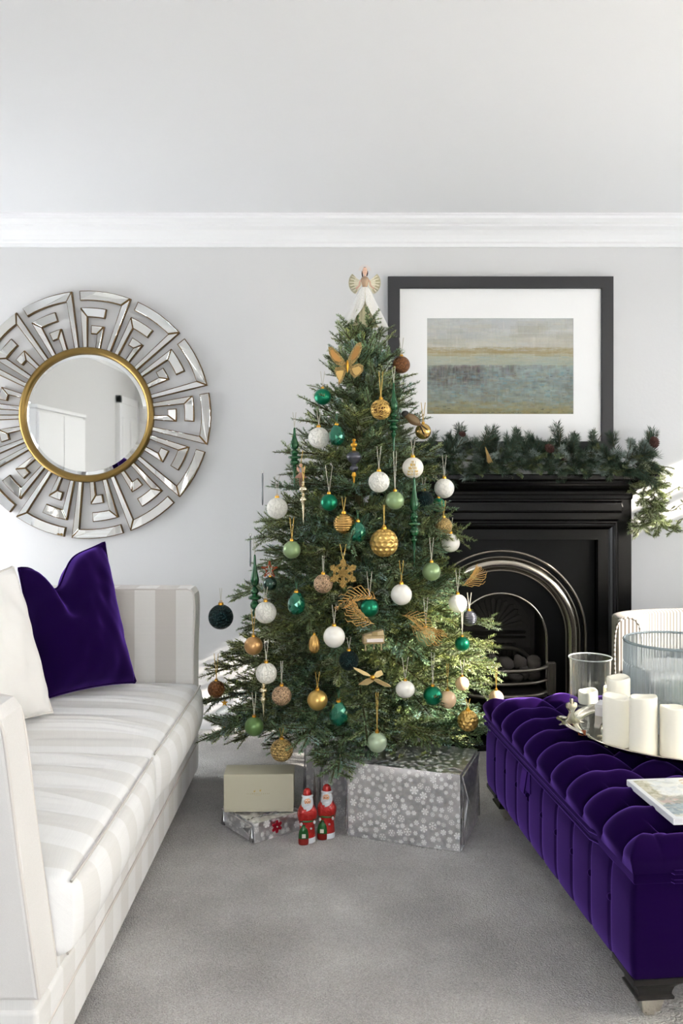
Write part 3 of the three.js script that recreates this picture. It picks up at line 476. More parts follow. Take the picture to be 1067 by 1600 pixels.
// ================================================================ ON THE OTTOMAN
const TRAY = V(1.07, 0.474, 1.70);
{
  const t = thing('serving_tray', 'round silver tray with a looped antler handle holding cream candles', 'tray', TRAY);
  mesh('plate', latheSmooth([[0.0, 0.0], [0.29, 0.0], [0.318, 0.004], [0.334, 0.014], [0.343, 0.018], [0.344, 0.014], [0.335, 0.008], [0.32, -0.002], [0.29, -0.005], [0, -0.005]], 72, 60), std({ color: 0xcfc9b8, roughness: 0.08, metalness: 1 }), t);
  for (const a of [PI, 0]) {
    const h = new THREE.Group(); h.name = 'handle'; h.position.set(Math.cos(a) * 0.335, 0.016, -Math.sin(a) * 0.335 + (a ? 0.02 : 0)); h.rotation.y = a; t.add(h);      // +x points away from the tray
    mesh('loop', tube([V(-0.012, 0, 0.075), V(0.018, 0.012, 0.074), V(0.045, 0.02, 0.058), V(0.056, 0.024, 0.03), V(0.05, 0.026, 0.0), V(0.05, 0.026, -0.02), V(0.042, 0.022, -0.05), V(0.015, 0.012, -0.074), V(-0.012, 0, -0.075)], 0.0058, 48, 8), M.silver, h);
    // upright finial: pear-shaped foot, heart and stem
    const fin = extrude([[-0.045, 0], [-0.03, 0.006], [-0.013, 0.02], [-0.007, 0.034], [-0.01, 0.042], [-0.019, 0.052], [-0.018, 0.063], [-0.009, 0.067], [-0.004, 0.062], [-0.0035, 0.078], [0.0035, 0.078], [0.004, 0.062], [0.009, 0.067], [0.018, 0.063], [0.019, 0.052], [0.01, 0.042], [0.007, 0.034], [0.013, 0.02], [0.03, 0.006], [0.045, 0]], 0.006, 0.002, [], 2);
    mesh('finial', fin.rotateY(a ? 0.35 : -0.35).translate(0.02, 0.016, 0.0), M.silver, h);
    for (const z of [0.072, -0.072]) mesh('leather_wrap', new THREE.CylinderGeometry(0.0085, 0.0085, 0.022, 12).rotateZ(PI / 2).rotateY(z > 0 ? 0.3 : -0.3).translate(0.008, 0.009, z), std({ color: 0x8a4a22, roughness: 0.6 }), h);
  }
  // cream pillar candles with a wavy melted rim
  const waxBody = (r, h, seed) => grid(40, 14, (u, v) => {
    const a = -u * 2 * PI, rim = 0.0032 * Math.sin(a * 1 + seed) + 0.0016 * Math.sin(a * 3 + seed * 2);
    if (v < 0.5) { const k = v / 0.5; return [r * Math.cos(a) * (1 - 0.015 * k), k * (h + rim - 0.004), r * Math.sin(a) * (1 - 0.015 * k)]; }
    const k = (v - 0.5) / 0.5, rr = k < 0.2 ? r * (0.985 - 0.06 * (k / 0.2)) : r * 0.925 * (1 - (k - 0.2) / 0.8), y = k < 0.2 ? h + rim - 0.004 + 0.004 * Math.sin(k / 0.2 * PI * 0.5) : lerp(h + rim, h - 0.012, smooth(0.2, 0.6, k));
    return [rr * Math.cos(a), y, rr * Math.sin(a)];
  }, true);
  function candle(label, pos, r, h, seed, material = M.wax) {
    const c = thing('pillar_candle', label, 'candle', pos);
    const g = waxBody(r, h, seed); mesh('wax', g, material, c);
  }
  const y = TRAY.y + 0.001, on = (px, z) => { const p = at(px, 1100, z); return V(p.x, y, z); };
  candle('tall cream pillar candle in the middle of the front row on the silver tray', on(1005, 1.905), 0.0395, 0.163, 1);
  candle('cream pillar candle beside the antler handle of the tray, with a slanted top', on(962, 1.835), 0.0385, 0.147, 4);
  candle('cream pillar candle at the back, showing above the one beside the handle', on(966, 1.7), 0.036, 0.172, 2.2);
  candle('shorter cream pillar candle in front of the ribbed blue glass', on(1053, 1.93), 0.0395, 0.14, 5.3);
  candle('pale candle standing inside the ribbed blue glass hurricane', V(1.07, y + 0.012, 1.6), 0.05, 0.12, 0.4);
  // ribbed blue hurricane
  const v = thing('hurricane_vase', 'large blue grey hurricane glass with vertical ribs on the tray', 'vase', V(1.085, y, 1.6));
  const ribs = 128, rr = (a, yy) => 0.163 + 0.0042 * Math.cos(a * ribs / 2 + (yy > 0.19 ? 0 : yy > 0.1 ? PI : 0) );
  const wallG = grid(1024, 24, (u, w) => { const a = -u * 2 * PI, yy = w * 0.265, r = rr(a, yy); return [r * Math.cos(a), yy, r * Math.sin(a)]; }, true);
  const glassBlue = phys({ color: new THREE.Color(0.57, 0.62, 0.645), transmission: 0.8, thickness: 0, roughness: 0.5, ior: 1.5 });
  mesh('ribbed_glass', wallG, glassBlue, v);
  mesh('rim', new THREE.TorusGeometry(0.164, 0.0045, 8, 96).rotateX(PI / 2).translate(0, 0.265, 0), phys({ color: new THREE.Color(0.5, 0.58, 0.62), transmission: 0.6, thickness: 0, roughness: 0.15 }), v);
  mesh('glass_base', new THREE.CylinderGeometry(0.162, 0.162, 0.01, 64).translate(0, 0.005, 0), glassBlue, v);
  // crystal ornament lying on the tray
  const g = thing('crystal_shell', 'clear cut glass ornament lying on the tray beside the antler handle', 'ornament', V(0.815, y, 1.775));
  mesh('body', latheSmooth([[0, 0.05], [0.02, 0.045], [0.03, 0.025], [0.022, 0.006], [0, 0]], 10, 10).rotateZ(1.1).translate(0.02, 0.018, 0), phys({ color: 0xe8f4f4, transmission: 0.9, thickness: 0.02, roughness: 0.03, ior: 1.5 }), g);
  mesh('rim', new THREE.TorusGeometry(0.03, 0.003, 8, 32).rotateX(PI / 2 - 0.35).translate(-0.01, 0.012, 0.01), M.silver, g);
  // clear hurricane with candle at the far end
  const zc = 1.31, c = at(922, 1027, zc), b = V(c.x, 0.455, zc);
  const hz = thing('glass_hurricane', 'clear straight glass hurricane lantern at the far end of the ottoman', 'lantern', b);
  const clearWall = phys({ color: 0xf4f7f6, transmission: 0.97, thickness: 0, roughness: 0.01, ior: 1.5 });
  mesh('glass', lathe([[0.07, 0.004], [0.071, 0.02], [0.0715, 0.165], [0.0745, 0.172]], 64), clearWall, hz);
  mesh('rim', new THREE.TorusGeometry(0.0745, 0.0022, 8, 64).rotateX(PI / 2).translate(0, 0.172, 0), phys({ color: 0xe9eeec, roughness: 0.05, transmission: 0.4, thickness: 0 }), hz);
  mesh('glass_base', new THREE.CylinderGeometry(0.07, 0.07, 0.008, 48).translate(0, 0.004, 0), clearWall, hz);
  candle('short cream candle inside the clear glass hurricane', b.clone().add(V(-0.008, 0.01, 0)), 0.034, 0.045, 2);
  candle('beige candle standing behind the small white box', V(b.x + 0.085, 0.45, zc - 0.02), 0.032, 0.07, 1.2, phys({ color: 0xe6dcc0, roughness: 0.5 }));
  const bx = at(945, 1098, 1.5), wb = thing('small_box', 'small white cardboard box between the clear hurricane and the candles', 'box', V(bx.x + 0.02, 0.456, 1.5), -0.5);
  mesh('carton', rbox(0.09, 0.05, 0.07, 0.003, 0, 0.025, 0), std({ color: 0xeae8ee, roughness: 0.6 }), wb);
  mesh('lid_flap', rbox(0.092, 0.012, 0.072, 0.003, 0, 0.05, 0), std({ color: 0xf3f2f6, roughness: 0.6 }), wb);
}
{ // magazine
  const a = at(982, 1216, 2.13), y = 0.462;
  const W = 0.21, Lz = 0.265, ax = V(1, 0, -0.12).normalize(), m = thing('magazine', 'thick magazine with a photographic cover lying on the near end of the ottoman', 'magazine', V(a.x + W / 2 + 0.005, y, 2.13 + Lz / 2), OT.turn);
  const cover = canvasTex(512, 640, (g, w, h) => {
    const R = rng(9); g.fillStyle = '#dfe3e6'; g.fillRect(0, 0, w, h); g.fillStyle = '#c9c8bd'; g.fillRect(24, 24, w - 48, h - 48);
    const blot = (n, x0, y0, x1, y1, cols, s) => { for (let i = 0; i < n; i++) { g.fillStyle = cols[Math.floor(R() * cols.length)]; g.globalAlpha = 0.5; g.beginPath(); g.ellipse(lerp(x0, x1, R()), lerp(y0, y1, R()), s * (0.3 + R()), s * (0.2 + 0.6 * R()), R() * 3, 0, 7); g.fill(); } g.globalAlpha = 1; };
    g.save(); g.beginPath(); g.rect(24, 24, w - 48, h - 48); g.clip();
    blot(200, 24, 24, 130, 330, ['#b9b49c', '#8f8c6a', '#d8d6c8', '#a9a588'], 30);
    blot(240, 110, 24, 380, 300, ['#f3f4f4', '#dfe4e6', '#c4ccd0', '#eceee9'], 34);
    blot(140, 330, 24, w, 330, ['#caa77c', '#a8855c', '#e5d4b4', '#8d6c48'], 30);
    blot(200, 60, 320, w, 440, ['#8a8f88', '#a99f98', '#777d70', '#c8a9a0'], 34);
    blot(60, 240, 330, 440, 430, ['#d9aea0', '#f0e4de', '#6f5a50'], 22);
    blot(240, 24, 440, w, h - 70, ['#7f93a0', '#94a6b2', '#687d8c', '#a8b8c2'], 34);
    g.restore();
  });
  const board = std({ color: 0xe6e8ee, roughness: 0.35 }), coverMat = phys({ map: cover, roughness: 0.3, clearcoat: 0.6, clearcoatRoughness: 0.15 });
  mesh('pages', box(W - 0.006, 0.012, Lz - 0.006, 0, 0.008, 0), std({ color: 0xd9d9df, roughness: 0.7 }), m);
  mesh('back_cover', box(W, 0.002, Lz, 0, 0.001, 0), board, m);
  mesh('spine', rbox(0.004, 0.016, Lz, 0.0018, -W / 2, 0.008, 0), board, m);
  const cg = box(W, 0.002, Lz, 0, 0.015, 0); mapUV(cg, (x, yy, z) => [x / W + 0.5, 0.5 - z / Lz]);
  mesh('front_cover', cg, coverMat, m);
}

// ================================================================ ARMCHAIR
{
  const c = thing('tub_armchair', 'low-backed tub armchair in fine grey and white striped fabric beside the fireplace', 'armchair', V(1.545, 0, 0.72), 0.0);
  const fine = canvasTex(64, 8, (g, w, h) => { g.fillStyle = '#bfbbb6'; g.fillRect(0, 0, w, h); g.fillStyle = '#5f5a55'; g.fillRect(0, 0, 24, h); g.fillStyle = '#94908b'; g.fillRect(24, 0, 6, h); g.fillRect(58, 0, 6, h); }, [1 / 0.016, 1]);
  const fab = std({ map: fine, roughness: 0.85, bumpMap: weaveBump, bumpScale: 0.0003 });
  // U-shaped shell: from one arm round the back to the other; s runs along the wall, cross-section is a rounded slab
  const R0 = 0.36, pts = []; for (let i = 0; i <= 16; i++) pts.push([-R0, 0.07 - 0.07 * i / 16]); for (let i = 1; i < 40; i++) { const a = PI + PI * i / 40; pts.push([R0 * Math.cos(a), R0 * 0.45 * Math.sin(a)]); } for (let i = 0; i <= 16; i++) pts.push([R0, 0.07 * i / 16]);
  const T = 0.04, ytop = 0.685, sec = []; for (let i = 0; i <= 4; i++) sec.push([T, lerp(0.1, ytop - T * 0.3, i / 4)]); for (let i = 1; i < 8; i++) { const a = PI * i / 8; sec.push([T * Math.cos(a), ytop - T * 0.3 + T * 0.3 * Math.sin(a)]); } for (let i = 0; i <= 4; i++) sec.push([-T, lerp(ytop - T * 0.3, 0.1, i / 4)]);
  const n = pts.length - 1; let run = [0]; for (let i = 1; i <= n; i++) run.push(run[i - 1] + Math.hypot(pts[i][0] - pts[i - 1][0], pts[i][1] - pts[i - 1][1]));
  const shell = grid(n, sec.length - 1, (a, b) => { const i = Math.round(a * n), j = Math.round(b * (sec.length - 1)), p = pts[i], q = pts[Math.min(n, i + 1)], r = pts[Math.max(0, i - 1)], d = [q[0] - r[0], q[1] - r[1]], l = Math.hypot(...d), nx = -d[1] / l, nz = d[0] / l; return [p[0] + nx * sec[j][0], sec[j][1], p[1] + nz * sec[j][0], run[i], sec[j][1]]; });
  mesh('back_shell', shell, fab, c);
  for (const s of [-1, 1]) { const e = extrude([[-T, 0.1], [T, 0.1], ...[...Array(9).keys()].map((i) => { const a = PI * i / 8; return [T * Math.cos(a), ytop - T * 0.3 + T * 0.3 * Math.sin(a)]; })], 0.006, 0.003, [], 1); mesh('arm_front', mapUV(e, (x, y) => [x, y]).translate(s * R0, 0, 0.067), fab, c); mesh('piping', tube([V(s * R0 - T, 0.12, 0.074), V(s * R0 - T, ytop - T * 0.5, 0.074), V(s * R0, ytop - 0.02 * T, 0.074), V(s * R0 + T, ytop - T * 0.5, 0.074), V(s * R0 + T, 0.12, 0.074)], 0.004, 40, 6), fab, c); }
  mesh('seat_base', boxUV(rbox(0.66, 0.24, 0.44, 0.04, 0, 0.22, 0.07)), fab, c);
  mesh('seat_cushion', boxUV(rbox(0.7, 0.14, 0.4, 0.055, -0.02, 0.42, 0.09, 5)), std({ color: 0xd8d0cb, roughness: 0.8 }), c);
  for (const [x, z] of [[-0.27, 0.25], [0.27, 0.25], [-0.22, -0.1], [0.22, -0.1]]) mesh('leg', new THREE.CylinderGeometry(0.02, 0.014, 0.105, 12).translate(x, 0.0525, z), M.wood, c);
}

// ================================================================ GIFTS
const foilCanvas = (bg, flake) => (g, w, h) => {
  g.fillStyle = bg; g.fillRect(0, 0, w, h); g.strokeStyle = g.fillStyle = flake; g.lineCap = 'round';
  const R = rng(41), placed = [];
  for (let tries = 0; tries < 5000 && placed.length < 95; tries++) {
    const r = (R() < 0.5 ? 56 : 38) * (0.8 + 0.35 * R()), x = R() * w, y = R() * h;
    if (placed.some((p) => { let dx = Math.abs(p[0] - x), dy = Math.abs(p[1] - y); dx = Math.min(dx, w - dx); dy = Math.min(dy, h - dy); return Math.hypot(dx, dy) < (p[2] + r) * 0.96; })) continue;
    placed.push([x, y, r]); const kind = Math.floor(R() * 3), turn = R() * 3;
    for (const ox of [-w, 0, w]) for (const oy of [-h, 0, h]) {
      if (x + ox < -60 || x + ox > w + 60 || y + oy < -60 || y + oy > h + 60) continue;
      g.save(); g.translate(x + ox, y + oy); g.rotate(turn); g.lineWidth = r * 0.105;
      for (let i = 0; i < 6; i++) { g.rotate(PI / 3); g.beginPath(); g.moveTo(0, 0); g.lineTo(0, r * 0.86); g.moveTo(-r * 0.28, r * 0.78); g.lineTo(0, r * 0.5); g.lineTo(r * 0.28, r * 0.78); if (kind) { g.moveTo(-r * 0.2, r * 0.48); g.lineTo(0, r * 0.26); g.lineTo(r * 0.2, r * 0.48); } g.stroke(); if (kind === 2) { g.beginPath(); g.arc(0, r * 0.8, r * 0.15, 0, 7); g.fill(); } }
      g.beginPath(); g.arc(0, 0, r * 0.11, 0, 7); g.fill(); g.restore();
    }
  }
};
const TILE = 0.26;
const flakeMap = canvasTex(1024, 1024, foilCanvas('#dddcdf', '#ffffff'), [1 / TILE, 1 / TILE]);
const flakeMetal = canvasTex(1024, 1024, foilCanvas('#00ffff', '#001010'), [1 / TILE, 1 / TILE]); flakeMetal.colorSpace = THREE.NoColorSpace;
const flakeRough = canvasTex(1024, 1024, foilCanvas('#505050', '#a0a0a0'), [1 / TILE, 1 / TILE]); flakeRough.colorSpace = THREE.NoColorSpace;
const foil = std({ map: flakeMap, metalness: 1, metalnessMap: flakeMetal, roughness: 1, roughnessMap: flakeRough, bumpMap: crumple, bumpScale: 0.0016 });
const foilPlain = std({ color: 0xc6c5c7, metalness: 1, roughness: 0.24, bumpMap: crumple, bumpScale: 0.012 });
function parcel(label, pos, turn, w, h, d, seed) {
  const o = thing('wrapped_gift', label, 'gift', pos, turn);
  const g = new THREE.BoxGeometry(w, h, d, 28, 18, 22), p = g.attributes.position, n0 = g.attributes.normal;
  for (let i = 0; i < p.count; i++) {
    let x = p.getX(i), y = p.getY(i), z = p.getZ(i);
    const a = Math.abs(2 * x / w), b = Math.abs(2 * y / h), c = Math.abs(2 * z / d), edges = (a > 0.97) + (b > 0.97) + (c > 0.97);
    const k = edges > 1 ? 0.997 - 0.006 * noise2(x * 40 + seed, y * 40 + z * 31, 0, seed) : 1;
    const sag = edges === 1 ? (noise2(x * 9 + seed, y * 9 + z * 7, 0, seed) - 0.5) * 0.006 + (noise2(x * 30, y * 30 + z * 30, 0, seed + 3) - 0.5) * 0.003 : 0;
    p.setXYZ(i, x * k + n0.getX(i) * sag, y * k + n0.getY(i) * sag, z * k + n0.getZ(i) * sag);
  }
  g.computeVertexNormals(); boxUV(g); g.translate(0, h / 2 + 0.001, 0);
  mesh('wrapping', g, foil, o);
  // folded paper at both ends: two side tucks and one overlapping flap each
  for (const s of [-1, 1]) {
    const flap = extrude([[-d / 2 + 0.005, 0], [-d * 0.08, h * 0.58], [d * 0.08, h * 0.58], [d / 2 - 0.005, 0]], 0.002, 0.0012, [], 1);
    mesh('end_flap', boxUV(flap.rotateY(s * PI / 2)).translate(s * (w / 2 + (s > 0 ? 0.001 : 0.001)), 0.006, 0), foil, o);
    const top = extrude([[-d / 2 + 0.005, h], [-d * 0.1, h * 0.5], [d * 0.1, h * 0.5], [d / 2 - 0.005, h]], 0.003, 0.0012, [], 1);
    mesh('end_flap', boxUV(top.rotateY(s * PI / 2)).translate(s * (w / 2 + 0.004), -0.006, 0), foil, o);
    for (const e of [-1, 1]) mesh('end_tuck', weld(new THREE.ConeGeometry(0.014, h * 0.8, 5, 4).scale(0.5, 1, 1)).translate(s * (w / 2 + 0.005), h * 0.5, e * (d / 2 - 0.012)), foilPlain, o);
  }
  const seam = [...Array(26).keys()].map((i) => V(-w / 2 + w * i / 25, h + 0.002 + 0.002 * Math.sin(i * 2.1 + seed), d / 2 - 0.045 + 0.004 * Math.sin(i * 1.3)));
  mesh('paper_edge', tube(seam, 0.0028, 60, 5), foilPlain, o);
  return o;
}
parcel('largest silver gift in white snowflake paper, in front on the carpet', V(0.262, 0, 1.262), -0.345, 0.405, 0.262, 0.3, 3);
parcel('tall silver snowflake gift at the very back, under the tree branches', V(0.085, 0, 0.86), -0.04, 0.44, 0.275, 0.26, 9);
parcel('squashed silver gift half hidden behind the largest snowflake gift', V(-0.025, 0, 1.12), 0.35, 0.13, 0.215, 0.09, 15);
const flat = parcel('flat silver snowflake gift under the plain box, with a red flower on its side', V(-0.288, 0, 1.255), 0.66, 0.2, 0.068, 0.215, 21);
{
  const red = std({ color: 0xa3172e, roughness: 0.35, metalness: 0.3 });
  for (let i = 0; i < 6; i++) mesh('red_petal', extrude([[-0.003, 0], [-0.007, 0.012], [-0.004, 0.022], [0.004, 0.022], [0.007, 0.012], [0.003, 0]], 0.0015, 0.0008, [], 1).rotateZ(i * PI / 3).translate(-0.01, 0.04, 0.112), red, flat);
  mesh('flower_centre', new THREE.SphereGeometry(0.004, 10, 8).translate(-0.01, 0.04, 0.114), M.silver, flat);
}
{
  const b = thing('gift_box', 'plain cream cardboard gift box with small gold lettering, on the flat silver gift', 'box', V(-0.297, 0.0705, 1.245), 0.02);
  const card = std({ color: 0xbdb9a4, roughness: 0.6 }), w = 0.25, h = 0.135, d = 0.105;
  mesh('box_base', rbox(w - 0.004, h - 0.02, d - 0.004, 0.002, 0, (h - 0.02) / 2, 0), card, b);
  const lidG = rbox(w, h * 0.995 - 0.006, d, 0.002, 0, h / 2 + 0.004, 0);
  mesh('lid', lidG, card, b);
  const print = canvasTex(512, 192, (g, cw, ch) => {
    g.fillStyle = '#bdb9a4'; g.fillRect(0, 0, cw, ch); g.fillStyle = '#8f7c48'; g.font = '30px serif'; g.textAlign = 'center';
    let x = 40; for (const c of 'FLAMBOULLETTE') { g.fillText(c, x, 140); x += 36; }
    g.fillStyle = '#b89c55'; for (const [cx, top] of [[185, 48], [300, 34]]) { g.beginPath(); g.moveTo(cx - 18, top + 44); g.lineTo(cx - 12, top + 6); g.lineTo(cx, top + 26); g.lineTo(cx + 14, top); g.lineTo(cx + 20, top + 8); g.lineTo(cx + 6, top + 50); g.closePath(); g.fill(); }
    g.fillRect(180, 160, 140, 3);
  });
  mesh('lettering', new THREE.PlaneGeometry(0.092, 0.0345).translate(-0.002, 0.072, d / 2 + 0.0006), std({ map: print, roughness: 0.5 }), b);
}
// ---- two foil-wrapped chocolate figures: one continuous body of revolution, flattened, with painted clothing modelled on it
function figure(label, pos, turn) {
  const f = thing('chocolate_figure', label, 'ornament', pos, turn, 'foil chocolate figures by the gifts');
  const red = phys({ color: 0xb3130f, roughness: 0.28, metalness: 0.35, clearcoat: 0.6, clearcoatRoughness: 0.2, bumpMap: crumple, bumpScale: 0.004 });
  const white = phys({ color: 0xdfe3e8, roughness: 0.35, metalness: 0.15 }), green = phys({ color: 0x0f5a20, roughness: 0.3, metalness: 0.3, clearcoat: 0.5 }), skin = std({ color: 0xe0a884, roughness: 0.45 }), dark = std({ color: 0x22301c, roughness: 0.5 });
  const body = weld(latheSmooth([[0, 0], [0.026, 0.001], [0.029, 0.01], [0.027, 0.04], [0.026, 0.07], [0.03, 0.09], [0.031, 0.105], [0.027, 0.122], [0.021, 0.134], [0.019, 0.15], [0.017, 0.165], [0.011, 0.176], [0, 0.18]], 40, 60)).scale(1, 1, 0.72);
  { const p = body.attributes.position; for (let i = 0; i < p.count; i++) { const x = p.getX(i), y = p.getY(i), z = p.getZ(i); let dx = 0, dz = 0; const armY = smooth(0.06, 0.075, y) * smooth(0.125, 0.11, y); dx += Math.sign(x) * 0.003 * armY * smooth(0.014, 0.026, Math.abs(x)); if (z > 0) dz += 0.004 * armY * smooth(0.012, 0.02, Math.abs(x)); p.setXYZ(i, x + dx, y, z + dz); } body.computeVertexNormals(); }
  mesh('coat', mapUV(body, (x, y) => [x * 4, y * 4]), red, f);
  const shell = (pts, out, z0 = 0) => { const s = new THREE.Shape(pts.map((p) => new THREE.Vector2(...p))); return new THREE.ExtrudeGeometry(s, { depth: out, bevelEnabled: true, bevelSize: 0.0015, bevelThickness: 0.003, bevelSegments: 3, curveSegments: 8 }).translate(0, 0, z0); };
  // beard and hair frame the face
  mesh('beard', weld(grid(24, 24, (u, v) => { const a = u * PI, yy = lerp(0.095, 0.163, v), half = 0.0205 * Math.pow(Math.sin(PI * clamp(0.06 + 0.72 * v)), 0.75); return [half * Math.cos(a) * 1.03, yy, 0.004 + 0.0175 * Math.sin(a) * (0.75 + 0.25 * Math.sin(PI * v)) + 0.0012 * Math.sin(yy * 600 + u * 14)]; })), white, f);
  mesh('face', new THREE.SphereGeometry(0.0125, 20, 14).scale(0.95, 1.0, 0.55).translate(0, 0.1465, 0.0162), skin, f);
  mesh('nose', new THREE.SphereGeometry(0.0026, 10, 8).translate(0, 0.1445, 0.0235), std({ color: 0xd08a68, roughness: 0.5 }), f);
  for (const s of [-1, 1]) { mesh('eye', new THREE.SphereGeometry(0.0014, 8, 6).translate(s * 0.0045, 0.1485, 0.0222), dark, f); mesh('eyebrow', tube([V(s * 0.0024, 0.1515, 0.0222), V(s * 0.005, 0.153, 0.0218), V(s * 0.0078, 0.1515, 0.0204)], 0.0009, 8, 5), white, f); mesh('moustache', tube([V(0, 0.141, 0.0232), V(s * 0.004, 0.1405, 0.0228), V(s * 0.0085, 0.1375, 0.0205)], 0.0019, 10, 6), white, f); }
  mesh('hat_brim', new THREE.TorusGeometry(0.0155, 0.0042, 8, 28).rotateX(PI / 2).scale(1.05, 1, 0.85).translate(0, 0.162, 0), white, f);
  mesh('hat', weld(latheSmooth([[0.016, 0.162], [0.0155, 0.17], [0.012, 0.181], [0.006, 0.187], [0, 0.188]], 24, 16)).scale(1, 1, 0.85), red, f);
  mesh('belt', new THREE.TorusGeometry(0.0275, 0.004, 8, 32).rotateX(PI / 2).scale(1.02, 0.8, 0.76).translate(0, 0.079, 0), green, f);
  for (const [x, y] of [[-0.0215, 0.069], [0.0235, 0.075]]) mesh('mitten', new THREE.SphereGeometry(0.0055, 12, 8).scale(0.8, 1.15, 0.8).translate(x, y, 0.0165), white, f);
  for (const [x, y] of [[-0.021, 0.079], [0.023, 0.085]]) mesh('cuff', new THREE.TorusGeometry(0.005, 0.002, 6, 14).rotateX(PI / 2).translate(x, y, 0.015), dark, f);
  mesh('sack', weld(latheSmooth([[0, 0], [0.016, 0.0005], [0.018, 0.012], [0.0175, 0.035], [0.013, 0.053], [0.006, 0.061], [0.007, 0.066], [0, 0.067]], 24, 24)).scale(1, 1, 0.6).translate(-0.0135, 0, 0.0165), green, f);
  mesh('sack_base', weld(latheSmooth([[0, 0], [0.0165, 0.0004], [0.0186, 0.012], [0.0184, 0.022]], 24, 14)).scale(1, 1, 0.62).translate(-0.0135, 0, 0.0168), std({ color: 0x8c1a14, roughness: 0.35, metalness: 0.3 }), f);
  mesh('sack_label', rbox(0.013, 0.013, 0.003, 0.001, -0.0135, 0.032, 0.0273), std({ color: 0xd9d4cc, roughness: 0.5 }), f);
  mesh('coat_trim', weld(grid(16, 8, (u, v) => { const a = lerp(-0.1, 1.75, u); return [0.0292 * Math.cos(a), lerp(0.001, 0.02, v) + 0.004 * u * 0 + 0.004 * (1 - u), 0.0215 * Math.sin(a)]; })), std({ color: 0xdfe3e8, roughness: 0.4, side: THREE.DoubleSide }), f);
  for (let i = 0; i < 5; i++) { const a = i * 1.257; mesh('star_print', box(0.0016, 0.005, 0.0012).rotateZ(a).translate(0.012 + 0.0018 * Math.sin(-a), 0.055 + 0.0018 * Math.cos(a), 0.0212), white, f); }
  return f;
}
{
  const a = at(480, 1316, 1.385), b = at(510.5, 1307, 1.345);
  const s = figure('foil chocolate figure of a bearded man in red, next to the flat silver gift', V(a.x, 0, 1.385), 0.1);
  const q = s.clone(); q.name = numbered('chocolate_figure'); q.position.set(b.x, 0, 1.345); q.rotation.y = -0.12; q.scale.setScalar(1.0); q.userData = { ...s.userData, label: 'foil chocolate figure of a bearded man in red, next to the largest gift' }; scene.add(q);
}

// ================================================================ CONIFER FOLIAGE
// Needles are gathered in arrays and become one geometry: a kite of two triangles each, with a colour per needle.
class Needles {
  constructor() { this.p = []; this.n = []; this.c = []; this.i = []; this.wood = []; }
  needle(o, dir, up, len, w, col) {
    const k = this.p.length / 3, s = dir.clone().cross(up).normalize().multiplyScalar(w / 2), m = o.clone().addScaledVector(dir, len * 0.5).addScaledVector(up, len * 0.05), t = o.clone().addScaledVector(dir, len);
    for (const q of [o, m.clone().add(s), t, m.clone().sub(s)]) this.p.push(q.x, q.y, q.z);
    const nn = s.clone().cross(dir).normalize(); if (nn.dot(up) < 0) nn.negate();
    for (let j = 0; j < 4; j++) { this.n.push(nn.x, nn.y, nn.z); this.c.push(col[0], col[1], col[2]); }
    this.i.push(k, k + 1, k + 2, k, k + 2, k + 3);
  }
  // a twig from a along d, needles all round but fewer below
  twig(a, d, len, R, o = {}) {
    const dens = o.density ?? 900, nl = o.needle ?? 0.0165, nw = o.width ?? 0.0037, flat = o.flat ?? 0.6, tip = o.tip ?? 1;
    d = d.clone().normalize(); const up0 = Math.abs(d.y) > 0.95 ? V(1, 0, 0) : V(0, 1, 0), sdir = d.clone().cross(up0).normalize(), up = sdir.clone().cross(d).normalize();
    const bend = (o.bend ?? 0) * len, pos = (t) => a.clone().addScaledVector(d, len * t).addScaledVector(up, bend * t * t);
    const n = Math.round(len * dens), base = o.color;
    for (let i = 0; i < n; i++) {
      const t = Math.pow((i + R()) / n, 0.95), ang = R() * 2 * PI, ca = Math.cos(ang), sa = Math.sin(ang);
      const lift = sa * (1 - flat) + flat * 0.35 * Math.abs(sa), out = sdir.clone().multiplyScalar(ca).addScaledVector(up, lift).normalize();
      const lean = (o.flat === 0 ? lerp(0.6, 1.2, t) : lerp(0.42, 0.75, t) + (t > 0.88 ? (t - 0.88) * 9 : 0)) + (R() - 0.5) * 0.3, nd = out.addScaledVector(d, lean).normalize();
      const l = nl * (0.75 + 0.5 * R()) * (1 - 0.35 * t * tip), f = (0.7 + 0.5 * R()) * (t > 0.72 && tip === 1 ? 1.22 : 1);
      this.needle(pos(t), nd, up, l, nw, [base[0] * f, base[1] * f, base[2] * f]);
    }
    if (o.stem !== 0) this.wood.push(pathTube([pos(0), pos(0.5), pos(0.98)], o.stem ?? 0.0016, 4));
    return pos;
  }
  foliage() {
    const g = new THREE.BufferGeometry();
    g.setAttribute('position', new THREE.Float32BufferAttribute(this.p, 3)); g.setAttribute('normal', new THREE.Float32BufferAttribute(this.n, 3)); g.setAttribute('color', new THREE.Float32BufferAttribute(this.c, 3)); g.setIndex(this.i); return g;
  }
  stems() { return merge(this.wood); }
}
const needleMat = (c) => std({ color: c, vertexColors: true, roughness: 0.55, side: THREE.DoubleSide });
const greens = [needleMat(new THREE.Color(1, 1, 1)), needleMat(new THREE.Color(0.8, 0.98, 1.1)), needleMat(new THREE.Color(1.2, 1.12, 0.85)), needleMat(new THREE.Color(0.92, 0.95, 0.88))];
const GREEN = [[0.25, 0.325, 0.14], [0.19, 0.28, 0.15], [0.33, 0.395, 0.16], [0.37, 0.45, 0.35], [0.13, 0.19, 0.09], [0.22, 0.295, 0.14], [0.16, 0.22, 0.1]];

